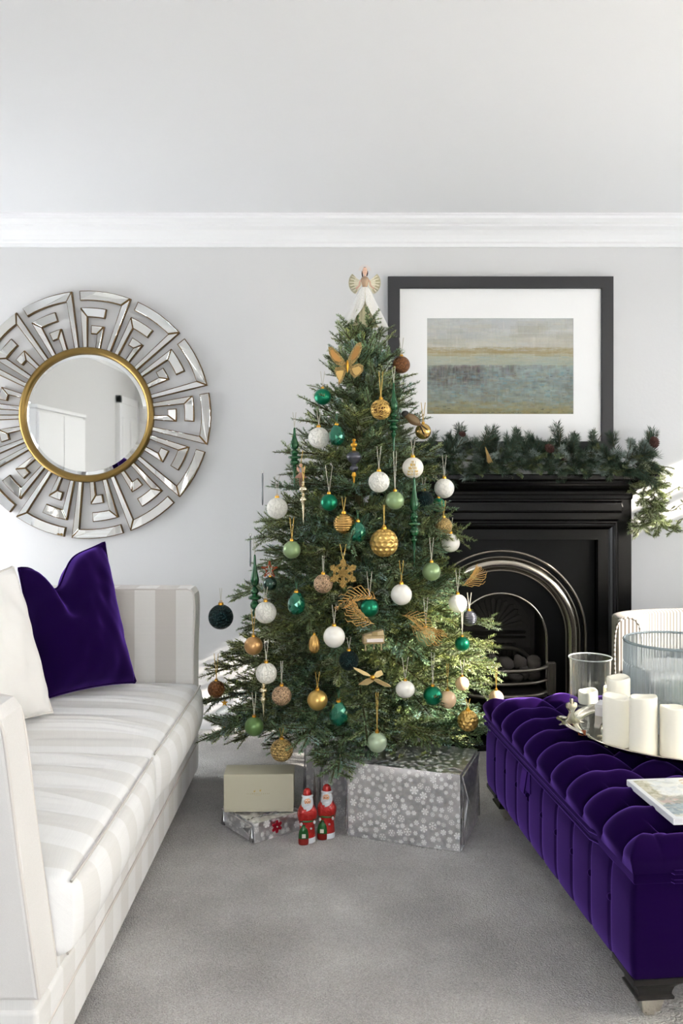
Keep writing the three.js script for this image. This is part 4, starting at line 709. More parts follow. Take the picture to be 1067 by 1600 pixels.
// ================================================================ CHRISTMAS TREE
const TREE = { z: 0.76, x: (y) => lerp(0.055, 0.088, clamp((y - 0.2) / 1.7)) };
const PROFILE = [[0.1, 0.5], [0.2, 0.6], [0.32, 0.625], [0.5, 0.585], [0.65, 0.555], [0.8, 0.5], [0.96, 0.45], [1.12, 0.41], [1.28, 0.375], [1.45, 0.29], [1.6, 0.23], [1.75, 0.175], [1.87, 0.11], [1.93, 0.03]];
TREE.r = (y) => { if (y <= PROFILE[0][0]) return PROFILE[0][1]; for (let i = 1; i < PROFILE.length; i++) if (y < PROFILE[i][0]) return lerp(PROFILE[i - 1][1], PROFILE[i][1], (y - PROFILE[i - 1][0]) / (PROFILE[i][0] - PROFILE[i - 1][0])); return 0.02; };
const tree = thing('christmas_tree', 'full green fir Christmas tree hung with baubles, between the sofa and the fireplace', 'tree', V(0.06, 0, TREE.z));
{
  const wood = M.twigWood;
  mesh('trunk', tube([V(0, 0.02, 0), V(0.005, 0.6, 0), V(0.012, 1.2, 0), V(0.025, 1.86, 0)], 0.018, 40, 10), wood, tree);
  mesh('stand', merge([latheSmooth([[0, 0.12], [0.05, 0.12], [0.06, 0.1], [0.12, 0.03], [0.2, 0.012], [0.2, 0.0], [0, 0.0]], 32, 30)]), M.black, tree);
  function makeBranch(Lb, seed) {
    const R = rng(seed), N = new Needles(), droop = 0.05 + 0.08 * R(), sway = (R() - 0.5) * 0.1;
    const pos = (s) => V(Lb * s, -droop * Lb * s * s * (0.6 + Lb) + 0.02 * Math.sin(s * 3) * Lb, sway * Lb * s * s);
    const o = (extra) => ({ color: GREEN[Math.floor(R() * GREEN.length)], ...extra });
    N.wood.push(tube([0, 0.3, 0.6, 0.85, 1].map(pos), 0.0035, 12, 5));
    const step = 0.034 / Lb;
    for (let s = Lb > 0.3 ? 0.2 : 0.1; s < 0.95; s += step * (0.85 + 0.3 * R())) {
      const a = pos(s), tang = pos(Math.min(1, s + 0.05)).sub(pos(s - 0.05)).normalize();
      for (const side of [-1, 1]) {
        const l = (0.055 + 0.3 * Lb * Math.pow(1 - s, 0.8)) * (0.75 + 0.5 * R()) * (s < 0.3 ? 0.7 : 1), w = tang.clone().multiplyScalar(0.75 + 0.25 * R()).add(V(0, 0.05 + (R() - 0.4) * 0.5, side * (0.75 + 0.3 * R()))).normalize();
        const col = GREEN[Math.floor(R() * GREEN.length)], pp = N.twig(a, w, Math.min(l, 0.17), R, { color: col, density: 690, bend: (R() - 0.35) * 0.35 });
        if (l > 0.085) for (const t of l > 0.14 ? [0.3, 0.5, 0.7] : [0.45]) for (const e of [-1, 1]) if (R() < 0.85) N.twig(pp(t), w.clone().add(V(tang.x * 0.5 + e * 0.3, 0.1 + (R() - 0.4) * 0.4, side * 0.2 + (e > 0 ? 0.5 : -0.55) * side * 0.6)).normalize(), l * (1 - t) * 0.62 + 0.022, R, o({ density: 680, bend: (R() - 0.3) * 0.3 }));
      }
      if (R() < 0.4) N.twig(a, tang.clone().add(V(0, 0.9, (R() - 0.5) * 0.9)).normalize(), 0.05 + 0.04 * R(), R, o({ density: 800 }));
      if (R() < 0.25) N.twig(a, tang.clone().add(V(0, -0.8, (R() - 0.5))).normalize(), 0.05 + 0.03 * R(), R, o({ density: 760 }));
    }
    N.twig(pos(0.94), pos(1).sub(pos(0.9)), 0.07, R, o({ density: 850 })); N.twig(pos(0.4), pos(0.7).sub(pos(0.4)), 0.3 * Lb, R, o({ density: 520, stem: 0 })); N.twig(pos(0.68), pos(0.97).sub(pos(0.68)), 0.3 * Lb, R, o({ density: 620, stem: 0 }));
    return { L: Lb, foliage: N.foliage(), wood: N.stems() };
  }
  const sizes = [0.1, 0.16, 0.22, 0.29, 0.36, 0.43, 0.5, 0.57], stock = sizes.map((l, i) => [0, 1, 2].map((k) => makeBranch(l, 1000 + i * 10 + k)));
  const R = rng(2024), tiers = 25;
  for (let t = 0; t < tiers; t++) {
    const f = t / (tiers - 1), ytip = lerp(0.215, 1.86, Math.pow(f, 0.97)), rise = lerp(-0.06, 0.15, f);
    const radius = TREE.r(ytip), count = Math.round(lerp(13, 6, f)), turn0 = R() * 6.28;
    for (let b = 0; b < count; b++) {
      const a = turn0 + (b + (R() - 0.5) * 0.5) * 2 * PI / count, lift = ytip < 0.36 && Math.sin(a) > 0.1 ? 0.085 * smooth(0.1, 0.5, Math.sin(a)) : 0, yb = ytip - rise * (0.7 + 0.6 * R()), rr = radius * (0.8 + 0.34 * R()), dy = ytip - yb + lift + (R() - 0.5) * 0.05, Lw = Math.max(0.09, Math.hypot(rr, dy) - 0.035);
      let k = 0; while (k + 1 < sizes.length && Math.abs(sizes[k + 1] - Lw) < Math.abs(sizes[k] - Lw)) k++;
      const s = stock[k][Math.floor(R() * 3)], g = mesh('branch', s.wood, wood, tree);
      mesh('needles', s.foliage, greens[Math.floor(R() * greens.length)], g);
      g.position.set(TREE.x(yb) - 0.06, yb, 0); g.rotation.set(0, -a, Math.atan2(dy, rr), 'YXZ'); g.rotateX((R() - 0.5) * (lift ? 0.25 : 0.7));
      g.scale.setScalar(clamp(Lw / s.L, 0.8, 1.25));
    }
  }
  // leading shoots
  for (let i = 0; i < 5; i++) { const s = stock[0][i % 3], g = mesh('branch', s.wood, wood, tree, [TREE.x(1.83) - 0.06, 1.8 + 0.01 * i, 0]); mesh('needles', s.foliage, greens[i % 4], g); g.rotation.set(0, i * 1.3, 0.75, 'YXZ'); }
}

// ================================================================ TREE TOPPER
{
  const b = at(570, 512, TREE.z), k = (CAMERA_Z - TREE.z) / FOCAL;       // k: metres to a pixel at the tree
  const a = thing('tree_topper_angel', 'small angel doll with cream feather wings and a beaded white gown, on the tree top', 'ornament', b);
  const skin = std({ color: 0xe6bfa6, roughness: 0.5 }), hair = std({ color: 0x4b2c1c, roughness: 0.6 }), lace = dataTex(256, (u, v, x, y) => { const h = hash(x >> 1, y >> 1, 71); return h > 0.8 ? [255, 253, 246] : h < 0.1 ? [176, 172, 160] : [238, 236, 230]; }, [3, 4]);
  const beaded = std({ map: lace, roughness: 0.4, bumpMap: glitterBump, bumpScale: 0.002, side: THREE.DoubleSide }), tulle = phys({ color: 0xf2f1ee, roughness: 0.9, transmission: 0.45, thickness: 0, side: THREE.DoubleSide }), cream = std({ color: 0xd8d0aa, roughness: 0.6, side: THREE.DoubleSide, bumpMap: glitterBump, bumpScale: 0.002 });
  const skirt = (r0, r1, y0, y1, a0, a1, folds, amp, split = 0) => grid(90, 20, (u, v) => { const t = lerp(a0 + split * smooth(0.35, 1, v), a1 - split * smooth(0.35, 1, v), u), r = lerp(r0, r1, Math.pow(v, 0.85)) * (1 + amp * v * Math.sin(t * folds)); return [r * Math.sin(t), lerp(y0, y1, v), r * Math.cos(t) * 0.8, u, v]; });
  mesh('underskirt', skirt(0.012, 0.058, 0.158, 0.004, -PI, PI, 20, 0.05), cream, a);
  mesh('gown', skirt(0.014, 0.084, 0.168, 0.012, 0.02, 2 * PI - 0.02, 11, 0.07, 0.55), beaded, a);
  mesh('veil', skirt(0.016, 0.1, 0.155, -0.004, 0.55, 2.2, 7, 0.06), tulle, a);
  mesh('veil', skirt(0.016, 0.105, 0.155, -0.002, -2.2, -0.75, 7, 0.06), tulle, a);
  mesh('bodice', weld(latheSmooth([[0.011, 0.16], [0.0105, 0.172], [0.015, 0.19], [0.017, 0.2], [0.014, 0.208], [0.006, 0.214]], 24, 24)).scale(1, 1, 0.7), std({ color: 0xb59a80, roughness: 0.4, metalness: 0.3, bumpMap: glitterBump, bumpScale: 0.002 }), a);
  // head and neck as one turned body
  mesh('head', weld(latheSmooth([[0.0055, 0.206], [0.0048, 0.216], [0.006, 0.221], [0.0098, 0.228], [0.0112, 0.236], [0.0098, 0.245], [0.005, 0.2505], [0, 0.2515]], 24, 30)).scale(0.9, 1, 0.95), skin, a);
  mesh('nose', new THREE.ConeGeometry(0.0013, 0.004, 6).rotateX(-0.4).translate(0, 0.2345, 0.0108), skin, a);
  for (const s of [-1, 1]) mesh('eye', new THREE.SphereGeometry(0.0011, 8, 6).translate(s * 0.0036, 0.2375, 0.0094), hair, a);
  mesh('mouth', new THREE.SphereGeometry(0.0016, 8, 6).scale(1, 0.4, 0.5).translate(0, 0.2295, 0.0096), std({ color: 0xa84a48, roughness: 0.5 }), a);
  mesh('hair', merge([new THREE.SphereGeometry(0.0118, 20, 14, 0, 2 * PI, 0, 1.25).scale(0.95, 1, 1).rotateX(-0.35).translate(0, 0.2375, -0.001), new THREE.SphereGeometry(0.006, 12, 8).translate(0, 0.249, -0.006), tube([V(-0.01, 0.237, -0.002), V(-0.011, 0.225, -0.003), V(-0.009, 0.212, 0.002)], 0.0026, 10, 6), tube([V(0.01, 0.237, -0.002), V(0.011, 0.227, -0.003), V(0.008, 0.216, 0.002)], 0.0026, 10, 6)]), hair, a);
  mesh('halo', merge([...Array(17).keys()].map((i) => { const t = -1.5 + 3 * i / 16; return bar(V(Math.sin(t) * 0.015, 0.24 + Math.cos(t) * 0.012, -0.008), V(Math.sin(t) * 0.026, 0.24 + Math.cos(t) * 0.026, -0.01), 0.0009, 0.0009); })), std({ color: 0xe6c9b8, roughness: 0.4 }), a);
  for (const s of [-1, 1]) {
    mesh('arm', merge([tube([V(s * 0.016, 0.2, 0), V(s * 0.022, 0.187, 0.004), V(s * 0.023, 0.175, 0.01), V(s * 0.034, 0.162, 0.018)], 0.0034, 16, 8), new THREE.SphereGeometry(0.004, 10, 8).scale(0.7, 1.1, 0.6).translate(s * 0.036, 0.16, 0.02)]), skin, a);
    const w = mesh('wing', grid(24, 24, (u, v) => { const ang = lerp(-0.95, 0.62, u), r = v * (0.046 + 0.012 * Math.sin(u * 60) * v * 0.15) * (1 + 0.25 * Math.cos(ang - 0.3)); return [s * (0.006 + r * Math.cos(ang)), 0.19 + r * Math.sin(ang) * 1.05, -0.012 - 0.02 * v * v + 0.004 * Math.sin(u * 40) * v, u, v]; }), phys({ color: 0xf1ead2, roughness: 0.95, transmission: 0.3, thickness: 0, side: THREE.DoubleSide }), a);
    mesh('feather_tips', merge([...Array(22).keys()].map((i) => { const ang = lerp(-0.95, 0.62, i / 21), r = 0.046 * (1 + 0.25 * Math.cos(ang - 0.3)); return bar(V(s * (0.006 + r * 0.7 * Math.cos(ang)), 0.19 + r * 0.7 * Math.sin(ang), -0.022), V(s * (0.006 + r * 1.08 * Math.cos(ang + 0.06)), 0.19 + r * 1.12 * Math.sin(ang + 0.06), -0.034), 0.005, 0.0007); })), cream, w);
  }
}

// ================================================================ ORNAMENTS
const K = (z) => (CAMERA_Z - z) / FOCAL;
// the place on the front of the tree's crown that a pixel looks at
function onTree(px, py, sink = 0) {
  let best = null, bd = 9;
  for (let z = 1.55; z > 0.4; z -= 0.01) { const p = at(px, py, z), d = Math.hypot(p.x - TREE.x(p.y), p.z - TREE.z) - TREE.r(p.y) * 0.98 + sink; if (d <= 0) return p; if (d < bd) { bd = d; best = p; } }
  return best;
}
const satin = (c, r = 0.3) => phys({ color: c, metalness: 0.75, roughness: r, clearcoat: 0.15, clearcoatRoughness: 0.3 });
const OM = {
  white: std({ map: crackleMap, roughness: 0.55, bumpMap: crackleBump, bumpScale: 0.003 }), whiteSmooth: phys({ color: 0xf1eee6, roughness: 0.35, clearcoat: 0.3 }),
  green: satin(0x077a58, 0.3), greenDark: phys({ color: 0x04382a, metalness: 0.55, roughness: 0.08, clearcoat: 1 }), sage: phys({ color: 0x8fa878, metalness: 0.35, roughness: 0.34, clearcoat: 0.2, clearcoatRoughness: 0.35 }), sagePale: phys({ color: 0xaebfa2, metalness: 0.3, roughness: 0.36 }), sageDeep: phys({ color: 0x64844e, metalness: 0.4, roughness: 0.3 }),
  egg: phys({ color: 0x0a6b50, metalness: 0.55, roughness: 0.08, clearcoat: 1, clearcoatRoughness: 0.03 }),
  bronze: std({ color: 0xa06638, metalness: 0.35, roughness: 0.4, map: glitterMap, bumpMap: glitterBump, bumpScale: 0.006 }), pinkGold: std({ color: 0xeec79f, metalness: 0.35, roughness: 0.35, map: glitterMap, bumpMap: glitterBump, bumpScale: 0.006 }), goldGlitter: std({ color: 0xe6c47c, metalness: 0.35, roughness: 0.35, map: glitterMap, bumpMap: glitterBump, bumpScale: 0.006 }),
  teal: std({ color: 0x123a3c, metalness: 0.5, roughness: 0.4, map: glitterMap, bumpMap: glitterBump, bumpScale: 0.01 }),
  gold: satin(0xd9b366, 0.3), tan: satin(0xcda06a, 0.36), peach: phys({ color: 0xecc9a2, roughness: 0.4, metalness: 0.1, clearcoat: 0.3 }), shiny: std({ color: 0xd8b46c, metalness: 0.9, roughness: 0.2 }),
  ribbed: std({ color: 0xc9a05e, metalness: 0.8, roughness: 0.26 }), grey: phys({ color: 0x4b4d55, metalness: 0.6, roughness: 0.28, clearcoat: 0.5 }), spire: phys({ color: 0x12512a, metalness: 0.35, roughness: 0.24, clearcoat: 0.5 }),
  champagne: std({ color: 0xe2d6b6, metalness: 1, roughness: 0.2 }), clearGlass: phys({ color: 0xf2f6f6, transmission: 0.95, thickness: 0, roughness: 0.02 }), copper: std({ color: 0x9c4a24, metalness: 0.4, roughness: 0.45 }),
};
const sphere = new THREE.SphereGeometry(1, 40, 28), cap = merge([new THREE.CylinderGeometry(0.2, 0.22, 0.2, 20).translate(0, 1.06, 0), new THREE.TorusGeometry(0.1, 0.025, 6, 16).translate(0, 1.22, 0)]);
const eggGeo = new THREE.LatheGeometry([...Array(29).keys()].map((i) => { const t = PI * i / 28; return new THREE.Vector2(Math.sin(t) * (0.8 - 0.06 * Math.cos(t)), -1.05 * Math.cos(t)); }), 14).toNonIndexed(); eggGeo.computeVertexNormals();
const facetEgg = (() => { const g = new THREE.IcosahedronGeometry(1, 2), p = g.attributes.position; for (let i = 0; i < p.count; i++) { const y = p.getY(i); p.setXYZ(i, p.getX(i) * (0.82 - 0.09 * y), y * 1.08, p.getZ(i) * (0.82 - 0.09 * y)); } g.computeVertexNormals(); return g; })();
const ribbedGeo = grid(48, 96, (u, v) => { const t = PI * v, a = -2 * PI * u, r = Math.sin(t) * (1 + 0.035 * Math.sin(t * 26)); return [r * Math.cos(a), Math.cos(t), r * Math.sin(a)]; }, true);
const honeyGeo = grid(120, 70, (u, v) => { const t = PI * v, a = -2 * PI * u, n = 14, row = v * 9, hx = u * n + (Math.floor(row) % 2) / 2, d = Math.hypot((hx - Math.floor(hx) - 0.5) * 1, row - Math.floor(row) - 0.5), r = 1 + 0.06 * smooth(0.3, 0.52, d) - 0.05 * smooth(0.32, 0.0, d); return [r * Math.sin(t) * Math.cos(a), r * Math.cos(t), r * Math.sin(t) * Math.sin(a)]; }, true);
const latticeGeo = (() => { const g = []; const R = rng(8); for (let i = 0; i < 26; i++) { const ax = V(R() - 0.5, R() - 0.5, R() - 0.5).normalize(); g.push(new THREE.TorusGeometry(0.97, 0.045, 5, 40).applyQuaternion(new THREE.Quaternion().setFromUnitVectors(V(0, 0, 1), ax))); } return merge(g); })();
function hang(o, r, material, rise, spread) {         // cap and ribbon of a hanging ornament
  mesh('cap', cap, o.userData.capMat ?? M.gold, o, [0, 0, 0]).scale.setScalar(r);
  delete o.userData.capMat;
  const y0 = r * 1.2, g = [bar(V(0, y0, 0), V(-spread * 0.8, y0 + rise, 0.004), 0.0024, 0.0007), bar(V(0, y0, 0.001), V(spread * 0.8, y0 + rise, 0.003), 0.0024, 0.0007)];
  mesh('ribbon', merge(g), material, o);
}
function bauble(label, px, py, rpx, kind, o = {}) {
  const p = o.z ? at(px, py, o.z) : onTree(px, py, o.sink ?? 0.0), r = rpx * K(p.z), t = thing(o.name ?? 'bauble', label, 'bauble', p, (px * 0.37) % 6);
  const geo = o.geo ?? sphere; const b = mesh('ball', geo, OM[kind], t); b.scale.setScalar(r * 1.0); if (o.stretch) b.scale.y *= o.stretch;
  if (kind === 'gold' && o.core) mesh('core', sphere, OM.bronze, t).scale.setScalar(r * 0.9);
  t.rotation.y = 0; b.rotation.y = (px * 0.37) % 6;
  hang(t, r * (o.stretch ?? 1), o.ribbon ?? M.ribbonWhite, (o.rise ?? 22) * K(p.z), (o.spread ?? 4) * K(p.z));
  return t;
}
const RW = M.ribbonWhite, RG = M.ribbonGold;
bauble('bronze glitter bauble near the tree top, overlapping the picture frame', 627, 570, 13.5, 'bronze', { rise: 26 });
bauble('satin emerald bauble below the gold butterfly at the upper edge of the tree', 504, 620, 13.5, 'green', { rise: 24, stretch: 0.96 });
bauble('gold openwork lattice bauble beside the topmost green spire', 595, 640, 16, 'gold', { geo: latticeGeo, core: true, ribbon: RG, rise: 40 });
bauble('textured white bauble touching the topmost glossy emerald egg', 498, 684, 16.5, 'white', { rise: 24, sink: 0.02 });
bauble('small gold mirror bauble behind the brown bird', 661, 674, 12.5, 'shiny', { rise: 30, ribbon: RG });
bauble('textured white bauble hanging at the outer tree edge opposite the wall mirror', 433, 794, 16.5, 'white', { rise: 30 });
bauble('textured white bauble between the grey finial and the gold patterned cream bauble', 592, 753, 16.5, 'white', { rise: 36 });
bauble('sage green bauble just beneath the white bauble at mid height', 617, 782, 14.5, 'sage', { rise: 60, spread: 3 });
const creamGold = bauble('cream bauble with a gold glitter pattern, under the brown bird', 645, 731, 16.5, 'whiteSmooth', { rise: 24 });
{
  const tex = canvasTex(256, 128, (g, w, h) => { g.fillStyle = '#efeade'; g.fillRect(0, 0, w, h); const R = rng(12); g.fillStyle = '#c9a552'; for (const cx of [40, 125, 210]) for (let k = 0; k < 5; k++) for (let i = 0; i < 80; i++) { const y = 34 + k * 13 + R() * 9, hw = 4 + k * 6; g.fillRect(cx + (R() - 0.5) * 2 * hw, y, 2.5, 2); } });
  creamGold.children[0].material = std({ map: tex, roughness: 0.4 });
}
bauble('textured white bauble hanging against the black mantel mouldings', 694, 763, 15.5, 'white', { rise: 34 });
bauble('satin emerald bauble on a white ribbon below the champagne finial', 514, 785, 13.5, 'green', { rise: 42, spread: 7 });
bauble('ribbed bronze bauble beside the emerald egg at mid height', 537, 818, 16, 'ribbed', { geo: ribbedGeo, ribbon: RG });
bauble('large ornate gold bauble with a honeycomb relief in the middle of the tree', 600, 848, 21, 'gold', { geo: honeyGeo, rise: 34, ribbon: RG, spread: 1 });
bauble('pale gold glitter bauble over a half hidden white one, near the fireplace', 693, 822, 13.5, 'goldGlitter', { rise: 24, ribbon: RG });
bauble('small emerald bauble peeping out behind the mantel-side white bauble', 685, 789, 11, 'green', { sink: 0.06 });
bauble('half hidden white bauble under the pale gold glitter bauble', 704, 848, 14.5, 'whiteSmooth', { sink: 0.03 });
bauble('sage green bauble alone near the outer edge, above the small dark green bauble', 456, 859, 14, 'sage', { rise: 34, ribbon: RG });
bauble('rose gold glitter bauble beside the gold snowflake', 505, 912, 15, 'pinkGold', { rise: 26, spread: 2 });
bauble('sage green bauble below the tip of the longest green spire', 674, 893, 14.5, 'sage', { rise: 36 });
bauble('white bauble above the gold fern sprays', 627, 929, 16.5, 'whiteSmooth', { rise: 34, ribbon: RG });
bauble('satin emerald bauble on a white ribbon above the gold piano', 577, 950, 14.5, 'green', { rise: 40, spread: 5 });
bauble('small glossy dark green bauble above a textured white one', 422, 912, 11, 'greenDark', { rise: 16 });
bauble('textured white bauble beside the lower emerald egg at the outer edge', 415, 957, 17, 'white', { rise: 20 });
bauble('large dark teal glitter bauble at the outermost edge near the sofa', 345, 964, 19.5, 'teal', { rise: 22, spread: 2 });
bauble('tan gold satin bauble below the textured white bauble with the dark green one above', 396, 1009, 14.5, 'tan', { rise: 40, ribbon: RG });
bauble('textured white bauble above the gold finial and rose glitter bauble', 416, 1052, 16.5, 'white', { rise: 34 });
bauble('white bauble in the middle of the tree, next to the gold piano', 522, 995, 17, 'whiteSmooth', { rise: 30 });
bauble('sage green bauble beneath the gold fern sprays', 665, 995, 15, 'sage', { rise: 44 });
bauble('white bauble on the fireplace side, over the black disco bauble', 715, 943, 14.5, 'whiteSmooth', { rise: 36 });
bauble('grey mirrored bauble against the dark fire opening', 733, 966, 12, 'grey', { rise: 26, geo: ribbedGeo });
bauble('satin emerald bauble in front of the fire opening', 722, 1006, 11.5, 'green', { rise: 50, spread: 2 });
bauble('squat white bauble below the gold fern sprays and beside the gold bow', 633, 1077, 15, 'whiteSmooth', { stretch: 0.9, rise: 34, spread: 6 });
bauble('satin emerald bauble touching a peach one low on the tree', 676, 1087, 15, 'green', { rise: 50, spread: 3 });
bauble('peach bauble touching a satin emerald one low on the tree', 699, 1093, 14, 'peach', { rise: 40, ribbon: RG, spread: 2 });
bauble('rose gold glitter bauble beside the small gold finial low on the tree', 440, 1087, 15.5, 'pinkGold', { rise: 36, spread: 2 });
bauble('mottled gold bauble between a rose glitter bauble and the lowest emerald egg', 496, 1094, 16, 'gold', { rise: 26, ribbon: RG });
bauble('brown glitter bauble at the outermost lower edge next to the sofa', 338, 1077, 13.5, 'bronze', { rise: 40, ribbon: RG });
bauble('deep sage bauble hanging above the cream gift box', 397, 1135, 15, 'sageDeep', { rise: 36 });
bauble('lowest gold glitter bauble, hanging over the cream gift box', 440, 1172, 17.5, 'goldGlitter', { geo: ribbedGeo, rise: 14, ribbon: RG });
bauble('pale sage bauble hanging over the top of the largest gift', 589, 1160, 15.5, 'sagePale', { rise: 60, ribbon: RG, spread: 2 });
bauble('ornate gold bauble low on the tree, next to the far end of the ottoman', 731, 1126, 15.5, 'gold', { geo: honeyGeo, rise: 16, ribbon: RG });
bauble('small pale gold bauble at the tree edge above the ottoman', 775, 1090, 11.5, 'peach', { rise: 34, ribbon: RG, spread: 2 });
bauble('cream bauble tucked under the branches beside the ornate gold fireplace-side bauble', 722, 1068, 11, 'peach', { sink: 0.04, rise: 24 });
bauble('dark teal glitter bauble deep in the branches behind the mid-height sage one', 662, 782, 15.5, 'teal', { sink: 0.1, rise: 18 });
bauble('dark teal glitter bauble deep in the branches below the gold piano', 545, 1032, 15.5, 'teal', { sink: 0.09, rise: 18 });
const egg = (label, px, py, rpx) => bauble(label, px, py, rpx, 'egg', { geo: facetEgg, stretch: 1.0, ribbon: M.ribbonGreen, spread: 2, rise: 16, name: 'egg_bauble' });
egg('topmost glossy emerald egg ornament, touching a textured white bauble', 526, 680, 15.5);
egg('glossy emerald egg ornament at mid height beside the ribbed bronze bauble', 559, 831, 15.5);
egg('glossy emerald egg ornament near the outer edge beside a textured white bauble', 463, 943, 17);
egg('lowest glossy emerald egg ornament beside the mottled gold bauble', 529, 1115, 18);
// long turned spires
const spireProfile = [[0, 0], [0.003, 0.004], [0.006, 0.07], [0.012, 0.12], [0.017, 0.16], [0.012, 0.19], [0.006, 0.2], [0.011, 0.21], [0.016, 0.23], [0.011, 0.25], [0.024, 0.262], [0.024, 0.275], [0.011, 0.285], [0.018, 0.31], [0.013, 0.335], [0.006, 0.34], [0.011, 0.36], [0.007, 0.38], [0.0045, 0.42], [0.002, 0.52], [0, 0.56]];
function finial(name, label, px, y0, y1, profile, material, o = {}) {
  const m = onTree(px, (y0 + y1) / 2, o.sink ?? 0), h = (y1 - y0) * K(m.z), top = at(px, y0, m.z), t = thing(name, label, 'ornament', top), end = profile.at(-1)[1];
  const g = latheSmooth(profile.map((p) => [p[0] * (o.fat ?? 1), -p[1] * h / end]).reverse(), 28, 120);
  mesh('body', g, material, t);
  mesh('ribbon', merge([bar(V(0, 0, 0), V(-0.006, 0.06, 0), 0.0025, 0.0008), bar(V(0, 0, 0.001), V(0.006, 0.06, 0), 0.0025, 0.0008)]), o.ribbon ?? RW, t);
  return t;
}
finial('spire_ornament', 'topmost long green spire ornament, beside the gold lattice bauble', 615, 598, 722, spireProfile, OM.spire);
finial('spire_ornament', 'long green spire ornament at the outer tree edge beside the champagne finial', 460, 668, 765, spireProfile, OM.spire);
finial('spire_ornament', 'longest green spire ornament, beside the large gold honeycomb bauble', 647, 745, 898, spireProfile, OM.spire);
finial('spire_ornament', 'green spire ornament at the outer edge above the tan gold satin bauble', 398, 866, 962, spireProfile.slice(0, 18), OM.spire);
const beads = [[0, 0], [0.004, 0.002], [0.007, 0.03], [0.004, 0.05], [0.01, 0.07], [0.004, 0.09], [0.014, 0.14], [0.016, 0.19], [0.006, 0.28], [0.01, 0.3], [0.005, 0.32], [0.012, 0.38], [0.013, 0.42], [0.006, 0.52], [0.003, 0.7], [0, 1]];
finial('finial_ornament', 'slender champagne finial ornament below the rose angel at the outer edge', 474, 752, 822, beads, OM.champagne, { ribbon: RG });
finial('finial_ornament', 'small gold finial ornament between the deep sage and rose glitter baubles', 412, 1068, 1128, beads, OM.champagne, { ribbon: RG });
{ // grey glass finial with gold ends
  const p = onTree(553, 710, 0), k = K(p.z), t = thing('finial_ornament', 'grey glass finial with gold ends beside the topmost emerald egg', 'ornament', at(553, 685, p.z));
  mesh('grey_bulb', latheSmooth([[0.003, -0.045], [0.02, -0.055], [0.029, -0.068], [0.022, -0.085], [0.008, -0.1], [0.016, -0.11], [0.014, -0.12], [0.004, -0.13]], 28, 50), OM.grey, t);
  mesh('gold_top', latheSmooth([[0.002, 0], [0.008, -0.006], [0.004, -0.014], [0.013, -0.022], [0.011, -0.03], [0.006, -0.036], [0.008, -0.046]], 24, 40), M.gold, t);
  mesh('gold_tip', latheSmooth([[0.006, -0.128], [0.009, -0.142], [0.005, -0.15], [0.002, -0.175], [0, -0.178]], 20, 24), M.gold, t);
}
{ // clear glass drop with a gold star
  const p = onTree(351, 1112, 0.02), t = thing('glass_drop', 'clear glass drop ornament with a gold star, low at the tree edge by the sofa', 'ornament', at(351, 1098, p.z));
  const star = [...Array(10).keys()].map((i) => { const a = PI / 2 + i * PI / 5, r = i % 2 ? 0.006 : 0.014; return [r * Math.cos(a), r * Math.sin(a)]; });
  mesh('star', extrude(star, 0.004, 0.001, [], 1), M.gold, t);
  mesh('bulb', latheSmooth([[0.003, -0.008], [0.02, -0.022], [0.036, -0.038], [0.022, -0.055], [0.008, -0.07], [0.015, -0.08], [0.004, -0.095]], 32, 40), OM.clearGlass, t);
  mesh('gold_tip', new THREE.SphereGeometry(0.008, 12, 10).translate(0, -0.1, 0), M.gold, t);
}
{ // gold butterfly near the top
  const p = onTree(542, 570, -0.03), k = K(p.z), t = thing('butterfly_ornament', 'gold glitter butterfly clipped near the top of the tree', 'ornament', p, 0.0);
  const wingMat = std({ color: 0xe2c27c, metalness: 0.35, roughness: 0.35, map: glitterMap, bumpMap: glitterBump, bumpScale: 0.005 });
  const S = (pts) => pts.map((q) => [q[0] * k, q[1] * k]);
  const upperL = [[0, 0], [-6, 9], [-14, 19], [-24, 27], [-30, 27], [-29, 17], [-25, 8], [-17, 0], [-8, -3]], upperR = [[0, 0], [3, 12], [9, 24], [16, 33], [23, 35], [24, 25], [20, 12], [12, 2], [5, -2]];
  const lowerL = [[-1, -2], [-9, -3], [-18, -4], [-20, -10], [-17, -18], [-13, -25], [-14, -33], [-9, -28], [-4, -18], [-1, -10]], lowerR = [[2, -2], [9, -1], [19, 2], [26, -2], [26, -10], [20, -17], [12, -21], [6, -15], [3, -8]];
  for (const [w, a] of [[upperL, 0.25], [upperR, -0.25], [lowerL, 0.15], [lowerR, -0.2]]) { const g = extrude(S(w), 0.0016, 0.0008, [], 1).rotateY(a); mapUV(g, (x, y) => [x * 12, y * 12]); const wing = mesh('wing', g, wingMat, t); const c = w.reduce((s, q) => [s[0] + q[0] / w.length, s[1] + q[1] / w.length], [0, 0]); const inner = extrude(S(w.map((q) => [c[0] + (q[0] - c[0]) * 0.5 + (q[0] - 0) * 0.12, c[1] + (q[1] - c[1]) * 0.5 + q[1] * 0.12])), 0.0008, 0.0004, [], 1).translate(0, 0, 0.0022).rotateY(a); mesh('wing_panel', inner, std({ color: w === upperL || w === upperR ? 0xb98a4c : 0xd2ae68, metalness: 0.4, roughness: 0.35 }), wing); }
  mesh('body', latheSmooth([[0, -14 * k], [1.6 * k, -8 * k], [2.2 * k, 0], [1.5 * k, 5 * k], [0, 8 * k]], 12, 20).translate(0.002, 0, 0.004), M.gold, t);
}
